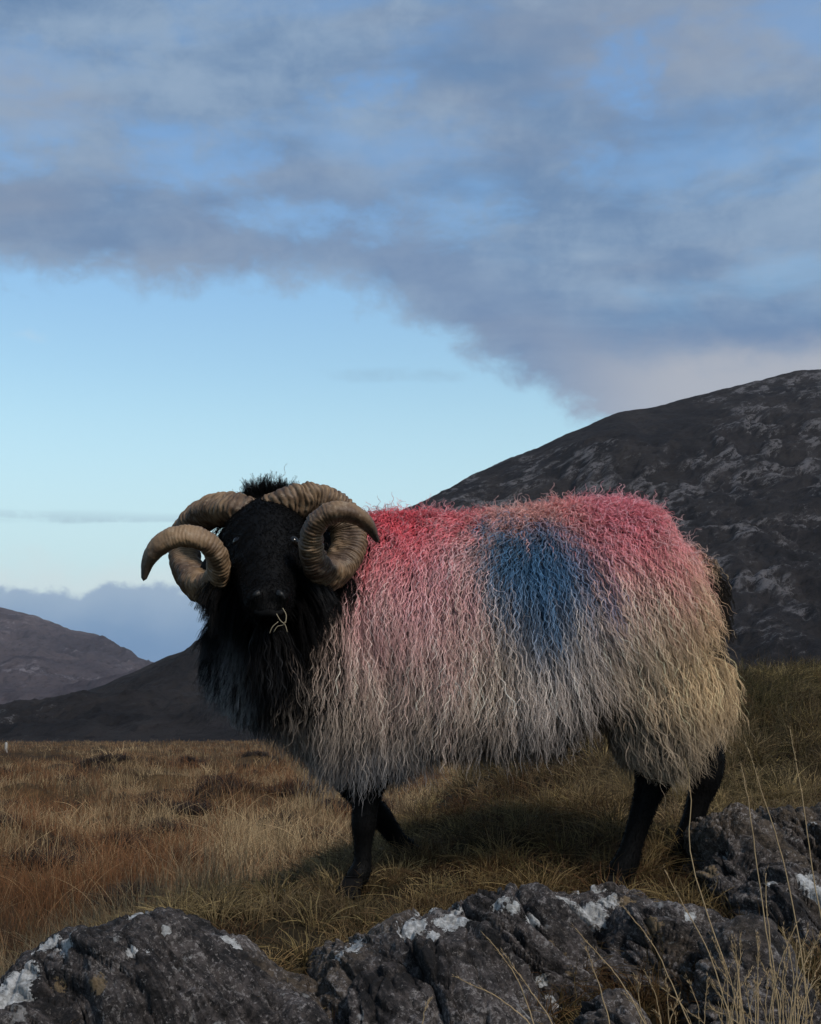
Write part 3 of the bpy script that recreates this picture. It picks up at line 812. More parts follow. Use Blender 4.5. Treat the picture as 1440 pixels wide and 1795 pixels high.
def paint(p, root):
    """dye sprayed on the fleece, and the natural colours under it"""
    u, v = uvof(p)
    q = p * 1.0
    w1 = pn(q * 14, 61) ; w2 = pn(q * 34, 63)
    cream = np.array([0.59, 0.475, 0.385]); tan = np.array([0.56, 0.41, 0.245]); grey = np.array([0.46, 0.42, 0.40])
    c = cream + 0 * u[..., None]
    k = sm(1010, 1240, u + (v - 1100) * 0.25)[..., None]; c = c * (1 - k) + tan * k
    k = (sm(860, 920, u) * sm(1080, 1000, u) * sm(1020, 1120, v) * 0.5)[..., None]; c = c * (1 - k) + grey * k
    red = np.array([0.82, 0.12, 0.15]); pink = np.array([0.66, 0.28, 0.32]); blue = np.array([0.036, 0.128, 0.245])
    w3 = pn(np.stack([q[..., 0] * 46, q[..., 1] * 20, q[..., 2] * 5], -1), 67)
    jit = w1 * 24 + w2 * 12 + w3 * 42
    # pink wash from the shoulder down the flank
    a = sm(890 + 0, 780, u + jit) * sm(520, 640, u + jit * .5) * sm(1300, 980, v + jit * 1.5 + np.abs(u - 720) * 0.25) * 0.78
    c = c * (1 - a[..., None]) + pink * a[..., None]
    a = sm(800, 700, u + jit) * sm(1070, 900, v + jit) * sm(575, 650, u) * 0.9
    c = c * (1 - a[..., None]) + red * a[..., None]
    a = sm(975, 885, v + jit) * sm(1120, 1000, u) * (0.72 - 0.30 * sm(820, 880, u)) * sm(600, 680, u)
    c = c * (1 - a[..., None]) + red * 0.85 * a[..., None]
    # rump
    a = np.exp(-(((u + jit - 1115) / 108)**2)**1.3 - (np.maximum(v + jit - 915, 0) / 85)**2) * 0.92
    c = c * (1 - a[..., None]) + red * 1.08 * a[..., None]
    a = sm(1000, 1060, u) * sm(1300, 1240, u) * sm(1150, 900, v + jit) * 0.55
    c = c * (1 - a[..., None]) + pink * 1.1 * a[..., None]
    # blue blotch between
    e = ((u + jit * 1.3 - 935 - (v - 980) * 0.08) / 98)**2 + (np.where(v < 985, (v + jit - 985) / 82, (v + jit - 985) / 150))**2
    a = sm(1.7, 0.0, e) * 0.95 * sm(868, 905, v + jit * 0.6)
    c = c * (1 - a[..., None]) + blue * a[..., None]
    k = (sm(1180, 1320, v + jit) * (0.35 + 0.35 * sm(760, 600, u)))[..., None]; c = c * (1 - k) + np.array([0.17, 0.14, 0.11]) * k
    # black neck ruff and chest, soft border
    bz = (598 - u - (v - 1050) * 0.30 + jit * 1.2) / 60
    bz = np.maximum(bz, (560 - u) / 30 * sm(1240, 1180, v))
    a = sm(-0.5, 1.0, bz)
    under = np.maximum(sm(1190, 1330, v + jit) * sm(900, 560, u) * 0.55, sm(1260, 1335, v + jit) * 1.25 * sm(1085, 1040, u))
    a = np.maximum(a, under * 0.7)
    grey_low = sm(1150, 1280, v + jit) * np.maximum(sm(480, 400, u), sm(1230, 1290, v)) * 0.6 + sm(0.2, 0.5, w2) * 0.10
    blk = np.array([0.007, 0.0068, 0.0072]); gl = np.array([0.26, 0.26, 0.27])
    bc = blk * (1 - grey_low[..., None]) + gl * grey_low[..., None]
    c = c * (1 - a[..., None]) + bc * a[..., None]
    # darker under the flank fold; dark wool round the tail head
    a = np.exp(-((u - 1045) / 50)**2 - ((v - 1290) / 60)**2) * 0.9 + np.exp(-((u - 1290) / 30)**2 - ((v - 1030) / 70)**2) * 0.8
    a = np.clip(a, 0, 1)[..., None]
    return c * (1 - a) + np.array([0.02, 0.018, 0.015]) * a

def coat(name, n, weight, length, lift, lay, grav, flowf, M, S, spread, amp, wl, rad, colf, mat, clump=0.85, K=9, seed=0, frizz=0.0012, root_shade=0.5, vary=0.3, macro=0, pull=0.6, feather=0.0, dye=0.0):
    p, nn = scatter(n, weight)
    L = length(p, nn) * rng.uniform(0.75, 1.2, n)
    g = guides(p, nn, L, K, np.broadcast_to(grav(p, nn), (n,)), flowf(p, nn), np.full(n, lift) * rng.uniform(0.7, 1.3, n), lay(p, nn) * rng.uniform(0.35, 1.2, n))
    lead = None
    if macro:
        m = int(n / macro); li = rng.choice(n, m, replace=False)
        kd = KDTree(m)
        for a_, q_ in enumerate(li): kd.insert(p[q_], a_)
        kd.balance()
        near_ = np.array([kd.find(v_)[1] for v_ in p]); lead = li[near_]
        t_ = np.linspace(0, 1, K)[None, :, None]**1.2 * pull * rng.uniform(0.5, 1.1, (n, 1, 1))
        ok_ = (np.linalg.norm(p - p[lead], axis=1) < 0.035)[:, None, None]
        g = g + np.where(ok_, t_ * (g[lead] + (p - p[lead])[:, None] * 0.25 - g), 0)
    am = np.broadcast_to(amp(p, nn) if callable(amp) else amp, (n,)) * rng.uniform(0.6, 1.3, n)
    wv = (wl(p, nn) if callable(wl) else wl) * rng.uniform(0.8, 1.3, n)
    st = locks(g, nn, M, S, spread, am, wv, L, clump, frizz, seed, lead, feather)
    if lead is not None:
        lb = rng.uniform(0.62, 1.32, n)[lead][:, None, None, None]
    else: lb = 1.0
    if dye:      # dye runs along the locks and takes unevenly
        col = colf(st * (1 - dye) + p[:, None, None] * dye + rng.normal(0, 0.014, (n, 1, 1, 3)), np.repeat(p[:, None, None], S, 1))
    else: col = colf(st, np.repeat(p[:, None, None], S, 1))
    br = rng.uniform(1 - vary, 1 + vary, (n, 1, 1, 1)) * rng.uniform(0.85, 1.15, (n, S, 1, 1))
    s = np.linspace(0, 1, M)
    col = col * lb * br * (root_shade + (1.12 - root_shade) * s**0.8)[None, None, :, None]  # strand colour darkened towards the root, painting shade into the gaps between locks
    r = rad * (1 - 0.65 * s**1.5)
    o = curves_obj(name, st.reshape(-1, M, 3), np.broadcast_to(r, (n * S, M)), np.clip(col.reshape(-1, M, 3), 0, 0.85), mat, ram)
    return o

def f_len(p, n):
    u, v = uvof(p)
    L = 0.048 + 0.135 * sm(895, 1030, v) + 0.015 * sm(1150, 1250, v)
    L = L * (1 - 0.25 * sm(620, 480, u)) * (1 - 0.3 * sm(1150, 1230, u))
    L = np.where((n[:, 2] < -0.6) & (u > 700) & (u < 1000), L * 0.42, L)          # belly
    room = (np.interp(u, VL[:, 0], VL[:, 1]) - v) * 2.8 / F
    return np.minimum(L, np.maximum(room * rng.uniform(0.85, 1.25, len(p)), 0.018))
def f_flow(p, n):
    u, v = uvof(p)
    f = np.zeros_like(p)
    f[:, 0] = 0.10 * sm(850, 950, u) + 0.22 * sm(560, 450, u) * -1 + 0.34 * sm(960, 1060, u) * sm(1215, 1150, u) - 0.15 * sm(1200, 1260, u)
    f[:, 0] += fbm(p * 5.5, 2, 71) * 0.55
    f[:, 1] += fbm(p * 5.5, 2, 74) * 0.25 - 0.08
    top = sm(925, 880, v)
    f[:, 0] += rng.normal(0, 1, len(p)) * (0.12 + 0.35 * top)
    f[:, 1] += rng.normal(0, 1, len(p)) * (0.05 + 0.2 * top)
    f[:, 2] += 0.25 * top + rng.normal(0, 1, len(p)) * 0.25 * top
    return f
def f_grav(p, n):
    u, v = uvof(p)
    return 0.30 + 0.15 * sm(900, 1000, v) - 0.08 * sm(930, 880, v)
def f_lay(p, n):
    u, v = uvof(p)
    return (0.014 + 0.022 * sm(900, 1050, v)) * (1 - 0.35 * sm(640, 500, u)) * (1 - 0.45 * sm(1100, 1200, u))
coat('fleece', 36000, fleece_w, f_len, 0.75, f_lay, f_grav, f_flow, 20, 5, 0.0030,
     lambda p, n: 0.0034 + 0.0012 * sm(1000, 1200, uvof(p)[0]) + 0.0008 * sm(960, 900, uvof(p)[1]), lambda p, n: 0.024 + 0.022 * sm(940, 1120, uvof(p)[1]), 0.00030, paint, M_WOOL, seed=3, clump=0.86, root_shade=0.32, vary=0.42, macro=11, pull=0.70, feather=0.45, dye=0.35, frizz=0.0007)
# outer wisps: single curly locks over the rest, colour lifted to read as highlights
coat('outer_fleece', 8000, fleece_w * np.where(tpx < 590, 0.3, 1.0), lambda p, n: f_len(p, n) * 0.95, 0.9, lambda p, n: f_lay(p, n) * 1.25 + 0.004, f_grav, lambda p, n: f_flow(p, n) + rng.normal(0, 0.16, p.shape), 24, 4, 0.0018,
     0.0040, lambda p, n: 0.024 + 0.018 * sm(960, 1150, uvof(p)[1]), 0.00030, lambda st, root: paint(st, root) * 1.4 + 0.004, M_WOOL, seed=13, clump=0.8, root_shade=0.5, vary=0.3, frizz=0.0008, feather=0.5, dye=0.35)
# loose curls standing off the back and rump
tz = (tn[:, 2] > 0.35) & (tn[:, 1] < 0.45)
def stray_flow(p, n):
    f = rng.normal(0, 0.45, p.shape); f[:, 2] += 0.7; f[:, 0] += 0.15; return f
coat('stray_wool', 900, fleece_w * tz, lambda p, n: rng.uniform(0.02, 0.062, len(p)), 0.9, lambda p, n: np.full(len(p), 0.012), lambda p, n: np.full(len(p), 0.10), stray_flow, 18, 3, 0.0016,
     0.0036, 0.024, 0.00030, lambda st, root: paint(st, root) * 0.55 + 0.22, M_WOOL, seed=15, clump=0.9, root_shade=0.7)

# ---- short black coat on face, ears, legs
def blackc(st, root):
    return np.broadcast_to(np.array([0.0024, 0.0022, 0.0023]), st.shape)
coat('short_coat', 16000, (ishead | isleg).astype(float) * np.where(ishead, 1.2, 1.0), lambda p, n: np.where(unP(p)[1] > 1300, 0.005, 0.009), 0.4, lambda p, n: np.full(len(p), 0.0015), lambda p, n: np.full(len(p), 0.45),
     lambda p, n: rng.normal(0, 0.15, p.shape), 5, 1, 0.001, 0.0002, 0.03, 0.00045, blackc, M_BLACKHAIR, 0.3, K=4, seed=5, frizz=0.0002)
# ---- black mane: throat, cheeks and the ruff below the horns
dth = ((tpx > 345) & (tpx < 600) & (tpy > 985) & (tpy < 1200) & (tc_[:, 1] < 2.95) & ~((tc_[:, 1] < 2.64)))
def mane_flow(p, n):
    u, v = unP(p)
    f = rng.normal(0, 0.10, p.shape)
    f[:, 0] += np.clip((u - 470) / 300, -0.45, 0.2); f[:, 1] -= 0.15
    f[:, 0] += fbm(p * 7, 2, 81) * 0.3
    return f
def manec(st, root):
    u_, v_ = uvof(st)
    g = (sm(0.1, 0.5, pn(root * 18, 91)) * 0.015 + sm(1120, 1260, v_) * sm(480, 400, u_) * 0.34)[..., None]
    return np.array([0.005, 0.0048, 0.005]) + g
coat('mane', 4200, dth.astype(float), lambda p, n: np.full(len(p), 0.095), 0.7, lambda p, n: np.full(len(p), 0.014), lambda p, n: np.full(len(p), 0.30),
     mane_flow, 12, 8, 0.008, 0.0011, 0.09, 0.00036, manec, M_BLACKHAIR, 0.55, seed=6)
# ---- forelock standing up between the horns
poll = ((tpx > 435) & (tpx < 502) & (tpy < 905) & (tc_[:, 1] < 2.90) & (tc_[:, 1] > 2.74)).astype(float)
def poll_flow(p, n):
    f = rng.normal(0, 0.28, p.shape); f[:, 2] += 1.6; f[:, 0] += (unP(p)[0] - 468) / 130; return f
coat('forelock', 420, poll, lambda p, n: np.full(len(p), 0.040) * rng.uniform(0.4, 1.15, len(p)), 0.9, lambda p, n: np.full(len(p), 0.004), lambda p, n: np.full(len(p), 0.2),
     poll_flow, 9, 7, 0.006, 0.0005, 0.06, 0.0003, blackc, M_BLACKHAIR, 0.6, seed=8, frizz=0.002)
# ---- dark hair of the tail
tailw = istail.astype(float)
def tail_flow(p, n):
    f = rng.normal(0, 0.12, p.shape); f[:, 0] += 0.05; return f
def tailc(st, root):
    return np.array([0.016, 0.013, 0.010]) + 0.02 * sm(0.2, 0.6, pn(root * 40, 95))[..., None]
coat('tail_hair', 700, tailw, lambda p, n: np.full(len(p), 0.065), 0.65, lambda p, n: np.full(len(p), 0.010), lambda p, n: np.full(len(p), 0.3),
     tail_flow, 12, 6, 0.005, 0.002, 0.04, 0.0005, tailc, M_BLACKHAIR, 0.7, seed=9)

# ---- horns
def horn_material():
    m, nt, b = material('horn')
    c = coords(nt, 'Object'); n1 = noise(nt, c, 70, 6, 0.65); n2 = noise(nt, c, 14, 4)
    rg_ = attr(nt, 'ring'); tip = attr(nt, 'tip')
    col = mixc(nt, n2.step(0.35, 0.65), (0.072, 0.042, 0.024), (0.215, 0.138, 0.074))
    col = mixc(nt, (rg_ * -1.0 + 1.0).pw(2.0) * n1.step(0.28, 0.52) * 0.95, col, (0.020, 0.013, 0.009))
    col = mixc(nt, n1.step(0.52, 0.68) * 0.45, col, (0.30, 0.235, 0.16))
    col = mixc(nt, tip.step(0.90, 1.0) * 0.85, col, (0.030, 0.025, 0.022))
    nt.links.new(col.s, b.inputs['Base Color'])
    b.inputs['Roughness'].default_value = 0.55; b.inputs['Specular IOR Level'].default_value = 0.35
    bump(nt, b, n1 * 0.7, 0.7, 0.003)
    return m
M_HORN = horn_material()
def horn(keys, seed, flip):
    k = np.array(keys, float)
    w = P(k[:, 0], k[:, 1], k[:, 2]); r = k[:, 3] * k[:, 2] / F
    c = catmull(np.hstack([w, r[:, None]]), 520)
    d = np.linalg.norm(np.diff(c[:, :3], axis=0), axis=1); s = np.concatenate([[0], np.cumsum(d)]); Ls = s[-1]
    u = np.linspace(0, Ls, 620); c = np.stack([np.interp(u, s, c[:, j]) for j in range(4)], -1)
    p, rr = c[:, :3], np.maximum(c[:, 3], 0.0015)
    T = norm(np.gradient(p, axis=0))
    # carry a frame along the horn
    A = np.empty_like(p); a = norm(np.cross(T[0], np.array([0, 1.0, 0.2])))
    for i in range(len(p)):
        a = a - T[i] * (a @ T[i]); a = a / np.linalg.norm(a); A[i] = a
    B = np.cross(T, A)
    n = 56; ph = np.linspace(0, 2 * math.pi, n, endpoint=False)
    tw = seed * 1.3 + 0.0 * u
    # rounded three-sided section with a keel
    sec = 1 + 0.08 * np.cos(3 * (ph[None] + tw[:, None])) + 0.03 * np.cos(2 * (ph[None] - 0.6))
    rho = rr[:, None] * sec
    X_ = p[:, None] + A[:, None] * (np.cos(ph)[None] * rho)[..., None] + B[:, None] * (np.sin(ph)[None] * rho)[..., None]
    # growth rings: wrinkled, uneven, deeper near the base
    qn = X_ * 45
    warp = fbm(qn * 0.45, 3, seed + 30) * 3.4 + 0.7 * np.sin(ph[None] * 2 + seed)
    t01 = u / Ls
    freq = 2 * math.pi / (0.0085 * (1 - 0.35 * t01)) 
    phase = np.cumsum(np.gradient(u) * freq)[:, None] + warp * 1.5
    ring = 0.5 + 0.5 * np.sin(phase); ring = ring**0.6
    ring2 = 0.5 + 0.5 * np.sin(phase * 0.23 + warp)
    depth = rr[:, None] * (0.085 * (1 - sm(0.70, 0.95, t01))[:, None] + 0.012)
    fade = (1 - sm(0.72, 0.95, t01))[:, None]
    rho = rho + (ring - 0.6) * depth * (0.6 + 0.7 * sm(-0.2, 0.4, fbm(qn * 0.6, 2, seed + 33))) + (ring2 - 0.5) * depth * 0.9 + fbm(qn, 4, seed + 35) * rr[:, None] * 0.075 - np.exp(-((ring - 0.0) / 0.15)**2) * sm(0.0, 0.5, fbm(qn * 0.5, 2, seed + 38)) * depth * 0.9
    V = p[:, None] + A[:, None] * (np.cos(ph)[None] * rho)[..., None] + B[:, None] * (np.sin(ph)[None] * rho)[..., None]
    nr = len(p)
    V = np.vstack([V.reshape(-1, 3), p[-1] + T[-1] * rr[-1]])
    Fq = grid_faces(nr, n, wrap=True); tipf = [[(nr - 1) * n + j, nr * n, (nr - 1) * n + (j + 1) % n] for j in range(n)]
    o = mesh_obj('horn', V, [list(map(int, f)) for f in Fq] + tipf, M_HORN)
    vattr(o, 'ring', np.append((ring * fade + (1 - fade)).ravel(), 1)); vattr(o, 'tip', np.append(np.repeat(t01, n), 1))
    put(o, ram); return o
horn([(462, 905, 2.75, 25), (484, 890, 2.735, 28), (518, 879, 2.735, 31), (556, 879, 2.755, 31.5), (592, 898, 2.775, 31), (613, 934, 2.775, 30), (609, 974, 2.745, 29.5), (584, 1004, 2.69, 28.5), (558, 996, 2.63, 25),
      (545, 968, 2.585, 21), (547, 933, 2.555, 19), (564, 908, 2.54, 18.5), (592, 897, 2.535, 18.5), (622, 902, 2.545, 16), (646, 920, 2.565, 12), (662, 948, 2.585, 4)], 1, 1)
horn([(458, 905, 2.75, 22), (434, 897, 2.735, 26), (404, 892, 2.74, 27.5), (370, 895, 2.79, 28.5), (340, 916, 2.84, 28), (324, 950, 2.87, 27.5), (325, 990, 2.83, 27), (343, 1020, 2.75, 27), (366, 1029, 2.69, 26.5), (383, 1012, 2.64, 22),
      (382, 980, 2.60, 20), (365, 954, 2.575, 20), (337, 942, 2.56, 20.5), (304, 944, 2.555, 20), (276, 962, 2.56, 17.5), (260, 987, 2.57, 12), (253, 1014, 2.575, 5)], 2, -1)

# ---- ears, eyes, nostrils, mouth
def simple_mat(name, col, rough=0.4, spec=0.5):
    m, nt, b = material(name)
    n_ = noise(nt, coords(nt, 'Object'), 60, 4)
    nt.links.new(mixc(nt, n_, tuple(c * 0.7 for c in col), tuple(c * 1.3 for c in col)).s, b.inputs['Base Color'])
    b.inputs['Roughness'].default_value = rough; b.inputs['Specular IOR Level'].default_value = spec
    return m
M_EYE = simple_mat('eye_gloss', (0.006, 0.0045, 0.003), 0.16, 0.45)
M_HOOF = simple_mat('hoof_horn', (0.006, 0.005, 0.005), 0.75, 0.15)
M_NOSE = simple_mat('wet_nose', (0.004, 0.004, 0.004), 0.5, 0.3)
M_LIP = simple_mat('lip', (0.003, 0.003, 0.003), 0.8, 0.1)
for sx in (-1, 1):
    v, f = ball(P(467 + sx * 47, 950, 2.642), (.0125, .012, .0115)); put(mesh_obj('eye', v, f, M_EYE), ram)
    v, f = limb([(467 + sx * 62, 965, 2.76, .014, .012), (467 + sx * 84, 985, 2.75, .024, .010), (467 + sx * 100, 1008, 2.745, .022, .008), (467 + sx * 108, 1030, 2.74, .006, .004)], 14, 14)
    put(mesh_obj('ear', v, f, M_SKIN), ram)
    v, f = limb([(471 + sx * 15, 1040, 2.506, .007, .004), (471 + sx * 22, 1043, 2.503, .006, .0045), (471 + sx * 27, 1050, 2.507, .003, .003)], 8, 10)
    put(mesh_obj('nostril', v, f, M_NOSE), ram)
v, f = limb([(448, 1072, 2.512, .004, .003), (460, 1076, 2.503, .006, .004), (472, 1074, 2.500, .007, .004), (485, 1076, 2.503, .006, .004), (497, 1071, 2.512, .004, .003)], 12, 10)
put(mesh_obj('mouth', v, f, M_LIP), ram)

# ---- cloven hooves: two claws each
def hoof(px_, py_, Y_, s=1.0, tilt=0.0):
    e = bpy.data.objects.new('hoof', None)
    V, Fc, o_ = [], [], 0
    for sy in (-1, 1):
        base = P(px_, py_, Y_)
        prof = []
        for t in np.linspace(0, 1, 9):
            z = (-0.006 + 0.040 * t) * s
            ln = (0.033 - 0.013 * t) * s; cx = (-0.010 + 0.014 * t) * s
            wd = (0.0135 - 0.002 * t) * s
            a = np.linspace(0, 2 * math.pi, 16, endpoint=False)
            xx = cx + np.cos(a) * ln * np.where(np.cos(a) < 0, 1.0, 0.75); yy = sy * 0.0145 * s + np.sin(a) * wd * (1 - 0.35 * np.maximum(-np.cos(a), 0)**3)
            prof.append(np.stack([xx * math.cos(tilt) + z * math.sin(tilt), yy, z * math.cos(tilt) - xx * math.sin(tilt)], -1) + base)
        v = np.vstack(prof); f = [list(map(int, q)) for q in grid_faces(9, 16, wrap=True)] + [list(range(16))[::-1], [8 * 16 + j for j in range(16)]]
        V.append(v); Fc += [[i + o_ for i in q] for q in f]; o_ += len(v)
    put(mesh_obj('hoof', np.vstack(V), Fc, M_HOOF), ram)
hoof(620, 1566, 2.845); hoof(716, 1504, 3.12, 0.95, 0.35); hoof(1078, 1562, 2.85, 1.05); hoof(1196, 1498, 3.10)


# ------------------------------------------------------------------ grass
def blades(name, x, y, h, w, lean_dir, lean, col, k=5, label='', cat='grass', z0=None, sink=0.01, seed=0):
    rg = np.random.default_rng(seed + 200); n = len(x)
    z = ground_z(x, y) if z0 is None else z0
    s = np.linspace(0, 1, k)[None]
    dx, dy = np.cos(lean_dir)[:, None], np.sin(lean_dir)[:, None]
    b = lean[:, None]
    r = h[:, None] * (s * np.sin(b * 0.35) + b * 0.55 * s**2.2)
    zz = h[:, None] * (s - 0.32 * b * s**2.4) 
    kink = rg.normal(0, 0.03, (n, k)) * h[:, None] * s
    pts = np.stack([x[:, None] + dx * r + kink, y[:, None] + dy * r + kink[:, ::-1] * 0, z[:, None] - sink + zz], -1)
    rad = w[:, None] * (1 - 0.85 * s**1.4)
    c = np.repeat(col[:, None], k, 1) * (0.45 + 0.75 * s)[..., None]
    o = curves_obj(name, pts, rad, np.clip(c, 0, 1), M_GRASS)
    tag(o, label, cat, kind='stuff')
    return o
def grass_colour(x, y, rg, green=0.0):
    p = np.stack([x, y, 0 * x], -1); n = len(x)
    straw = np.array([0.47, 0.335, 0.18]); rust = np.array([0.19, 0.086, 0.036]); dark = np.array([0.045, 0.032, 0.02]); olive = np.array([0.115, 0.110, 0.036])
    a = fbm(p / 1.7, 3, 41); b = fbm(p / 5.0, 3, 47); c_ = fbm(p / 0.6, 2, 53)
    k = sm(-0.30, 0.40, a + c_ * 0.5 + rg.normal(0, 0.25, n))[:, None]
    c = rust * (1 - k) + straw * k
    k = (sm(0.12, 0.5, b + c_ * 0.4 + rg.normal(0, 0.12, n)) * 0.85)[:, None]; c = c * (1 - k) + dark * k
    g = np.clip(green + rg.normal(0, 0.18, n), 0, 1)[:, None] if np.ndim(green) or green > 0 else np.zeros((n, 1))
    c = c * (1 - g) + olive * g
    return c * rg.uniform(0.45, 1.45, (n, 1))
def moor_grass():
    rg = np.random.default_rng(21)
    n = 190000
    Y = np.exp(rg.uniform(math.log(3.2), math.log(150), n)); a = rg.uniform(-0.40, 0.40, n); wide = rg.random(n) < 0.2; a = np.where(wide, np.sign(a) * rg.uniform(0.38, 0.95, n), a)
    x, y = np.tan(a) * Y, Y
    p = np.stack([x, y, 0 * x], -1)
    th = fbm(p / 0.7, 2, 77)
    h = (0.10 + 0.09 * sm(-0.3, 0.5, th)) * rg.uniform(0.5, 1.35, n) * (1 + 0.5 * sm(5, 40, Y))
    w = 0.0007 * np.maximum(1, (Y / 4.5)**0.95)
    c = grass_colour(x, y, rg)
    far = sm(8, 60, Y)[:, None]; c = c * (1 - far * 0.35) + np.array([0.16, 0.085, 0.038]) * far * 0.35
    # keep to the open moor: left of and beyond the bank
    keep = (ground_z(x, y) < plain(x, y) + 0.45) | (Y > 12) | ((Y > 5.2) & (x < 0.9))
    x, y, h, w, c = x[keep], y[keep], h[keep], w[keep], c[keep]; n = len(x)
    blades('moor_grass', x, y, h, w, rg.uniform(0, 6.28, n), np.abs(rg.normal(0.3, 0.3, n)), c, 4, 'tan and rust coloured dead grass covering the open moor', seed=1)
    # tufts catching the light
    nt_ = 2600; Yt = np.exp(rg.uniform(math.log(4), math.log(60), nt_)); at = rg.uniform(-0.38, 0.38, nt_)
    m = 16; xt, yt = np.tan(at) * Yt, Yt
    kp = (ground_z(xt, yt) < plain(xt, yt) + 0.40) | (Yt > 12); xt, yt, Yt = xt[kp], yt[kp], Yt[kp]; nt_ = len(xt)
    x = (xt[:, None] + rg.normal(0, 0.05, (nt_, m)) * (1 + Yt[:, None] / 15)).ravel(); y = (yt[:, None] + rg.normal(0, 0.05, (nt_, m))).ravel()
    Yr = np.repeat(Yt, m); h = rg.uniform(0.15, 0.36, nt_ * m); w = 0.0008 * np.maximum(1, (Yr / 4.5)**0.95)
    base = grass_colour(xt, yt, rg); c = np.repeat(base, m, 0) * rg.uniform(0.7, 1.4, (nt_ * m, 1))
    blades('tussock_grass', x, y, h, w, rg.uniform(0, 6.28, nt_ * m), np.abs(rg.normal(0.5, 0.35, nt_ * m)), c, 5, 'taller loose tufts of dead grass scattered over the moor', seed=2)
moor_grass()
def heather():
    rg = np.random.default_rng(55)
    X_, Y_, H_ = [], [], []
    extra = [(rg.uniform(-0.30, 0.0) * Y, Y, rg.uniform(.08, .25)) for Y in np.exp(rg.uniform(math.log(9), math.log(70), 40))]
    for hx, hy, hr in HUMW + extra:
        m = 900
        r = hr * 0.95 * np.sqrt(rg.random(m)); a = rg.uniform(0, 6.28, m)
        x = hx + r * np.cos(a); y = hy + r * np.sin(a) * 1.5
        ok = fbm(np.stack([x, y, 0 * x], -1) / (hr * 0.8), 2, 19) + rg.normal(0, .15, m) > -0.12
        X_.append(x[ok]); Y_.append(y[ok]); H_.append((0.10 + 0.05 * rg.random(m) + 0 * r)[ok])
    x, y, h = map(np.concatenate, (X_, Y_, H_)); n = len(x)
    c = np.array([0.030, 0.020, 0.016]) * rg.uniform(0.4, 1.8, (n, 1)) + (rg.random((n, 1)) > 0.85) * np.array([0.06, 0.045, 0.03])
    blades('heather', x, y, h, 0.0011 * np.maximum(1, (y / 4.5)**0.95), rg.uniform(0, 6.28, n), np.abs(rg.normal(0.8, 0.5, n)), c, 4, 'dark low heather clumps on the hummocks of the moor', 'heather', seed=9)
heather()
def bank_grass():
    rg = np.random.default_rng(33)
    def zone(n, Y0, Y1, x0, x1):
        return rg.uniform(x0, x1, n), rg.uniform(Y0, Y1, n)
    # dense short turf
    xs, ys = [], []
    for n_, a in ((36000, (2.15, 3.4, -0.75, 1.1)), (60000, (3.2, 6.4, -0.6, 2.2)), (4000, (2.2, 3.4, 0.9, 1.8)), (9000, (1.45, 2.1, -0.9, 1.3))):
        x, y = zone(n_, *a); xs.append(x); ys.append(y)
    x, y = np.concatenate(xs), np.concatenate(ys); n = len(x)
    p = np.stack([x, y, 0 * x], -1)
    gr = sm(0.5, 1.0, x) * sm(3.3, 4.2, y) * 0.30 + 0.30 * sm(-0.1, 0.3, fbm(p / 0.3, 2, 5)) + 0.12
    c = grass_colour(x, y, rg, gr) * 0.36
    dk = sm(0.0, 0.25, fbm(p / 0.25, 2, 66)); h_mask = rg.random(n) > dk * 0.7; x, y, p, c = x[h_mask], y[h_mask], p[h_mask], c[h_mask]; n = len(x)
    h = (0.020 + 0.028 * sm(-0.3, 0.4, fbm(p / 0.22, 2, 15))) * rg.uniform(0.5, 1.5, n) * (1 + 1.0 * sm(3.4, 4.0, y))
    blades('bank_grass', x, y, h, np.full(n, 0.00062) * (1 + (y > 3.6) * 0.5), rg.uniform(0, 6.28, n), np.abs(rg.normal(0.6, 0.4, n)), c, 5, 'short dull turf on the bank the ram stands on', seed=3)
    # arching tussocks
    nt_ = 1500
    nt_ = 2500
    xt = np.concatenate([rg.uniform(-0.62, 0.95, 1100), rg.uniform(0.7, 1.9, 760), rg.uniform(-0.35, 1.3, 640)]); yt = np.concatenate([rg.uniform(2.25, 3.7, 1100), rg.uniform(3.1, 5.9, 760), rg.uniform(3.5, 5.1, 640)])
    m = 34
    rr = rg.gamma(2, 0.009, (nt_, m)); an = rg.uniform(0, 6.28, (nt_, m))
    x = (xt[:, None] + rr * np.cos(an)).ravel(); y = (yt[:, None] + rr * np.sin(an)).ravel(); n = len(x)
    pt_ = np.stack([xt, yt, 0 * xt], -1)
    gr = sm(0.6, 1.1, xt) * sm(3.4, 4.4, yt) * 0.35 * (pt_[:, 1] < 5.0) + rg.uniform(0.0, 0.5, nt_)
    straw = rg.random(nt_)[:, None]
    base = grass_colour(xt, yt, rg, gr) * 0.42 + straw**3 * np.array([0.24, 0.18, 0.075])
    c = np.repeat(base, m, 0) * rg.uniform(0.55, 1.35, (n, 1))
    hs = np.repeat(rg.uniform(0.028, 0.085, nt_) * np.where(xt < 0.2, 0.9, 1.1), m) * rg.uniform(0.5, 1.2, n)
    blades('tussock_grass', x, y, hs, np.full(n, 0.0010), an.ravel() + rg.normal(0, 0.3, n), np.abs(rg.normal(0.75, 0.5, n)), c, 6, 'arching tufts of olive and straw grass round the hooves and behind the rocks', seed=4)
bank_grass()

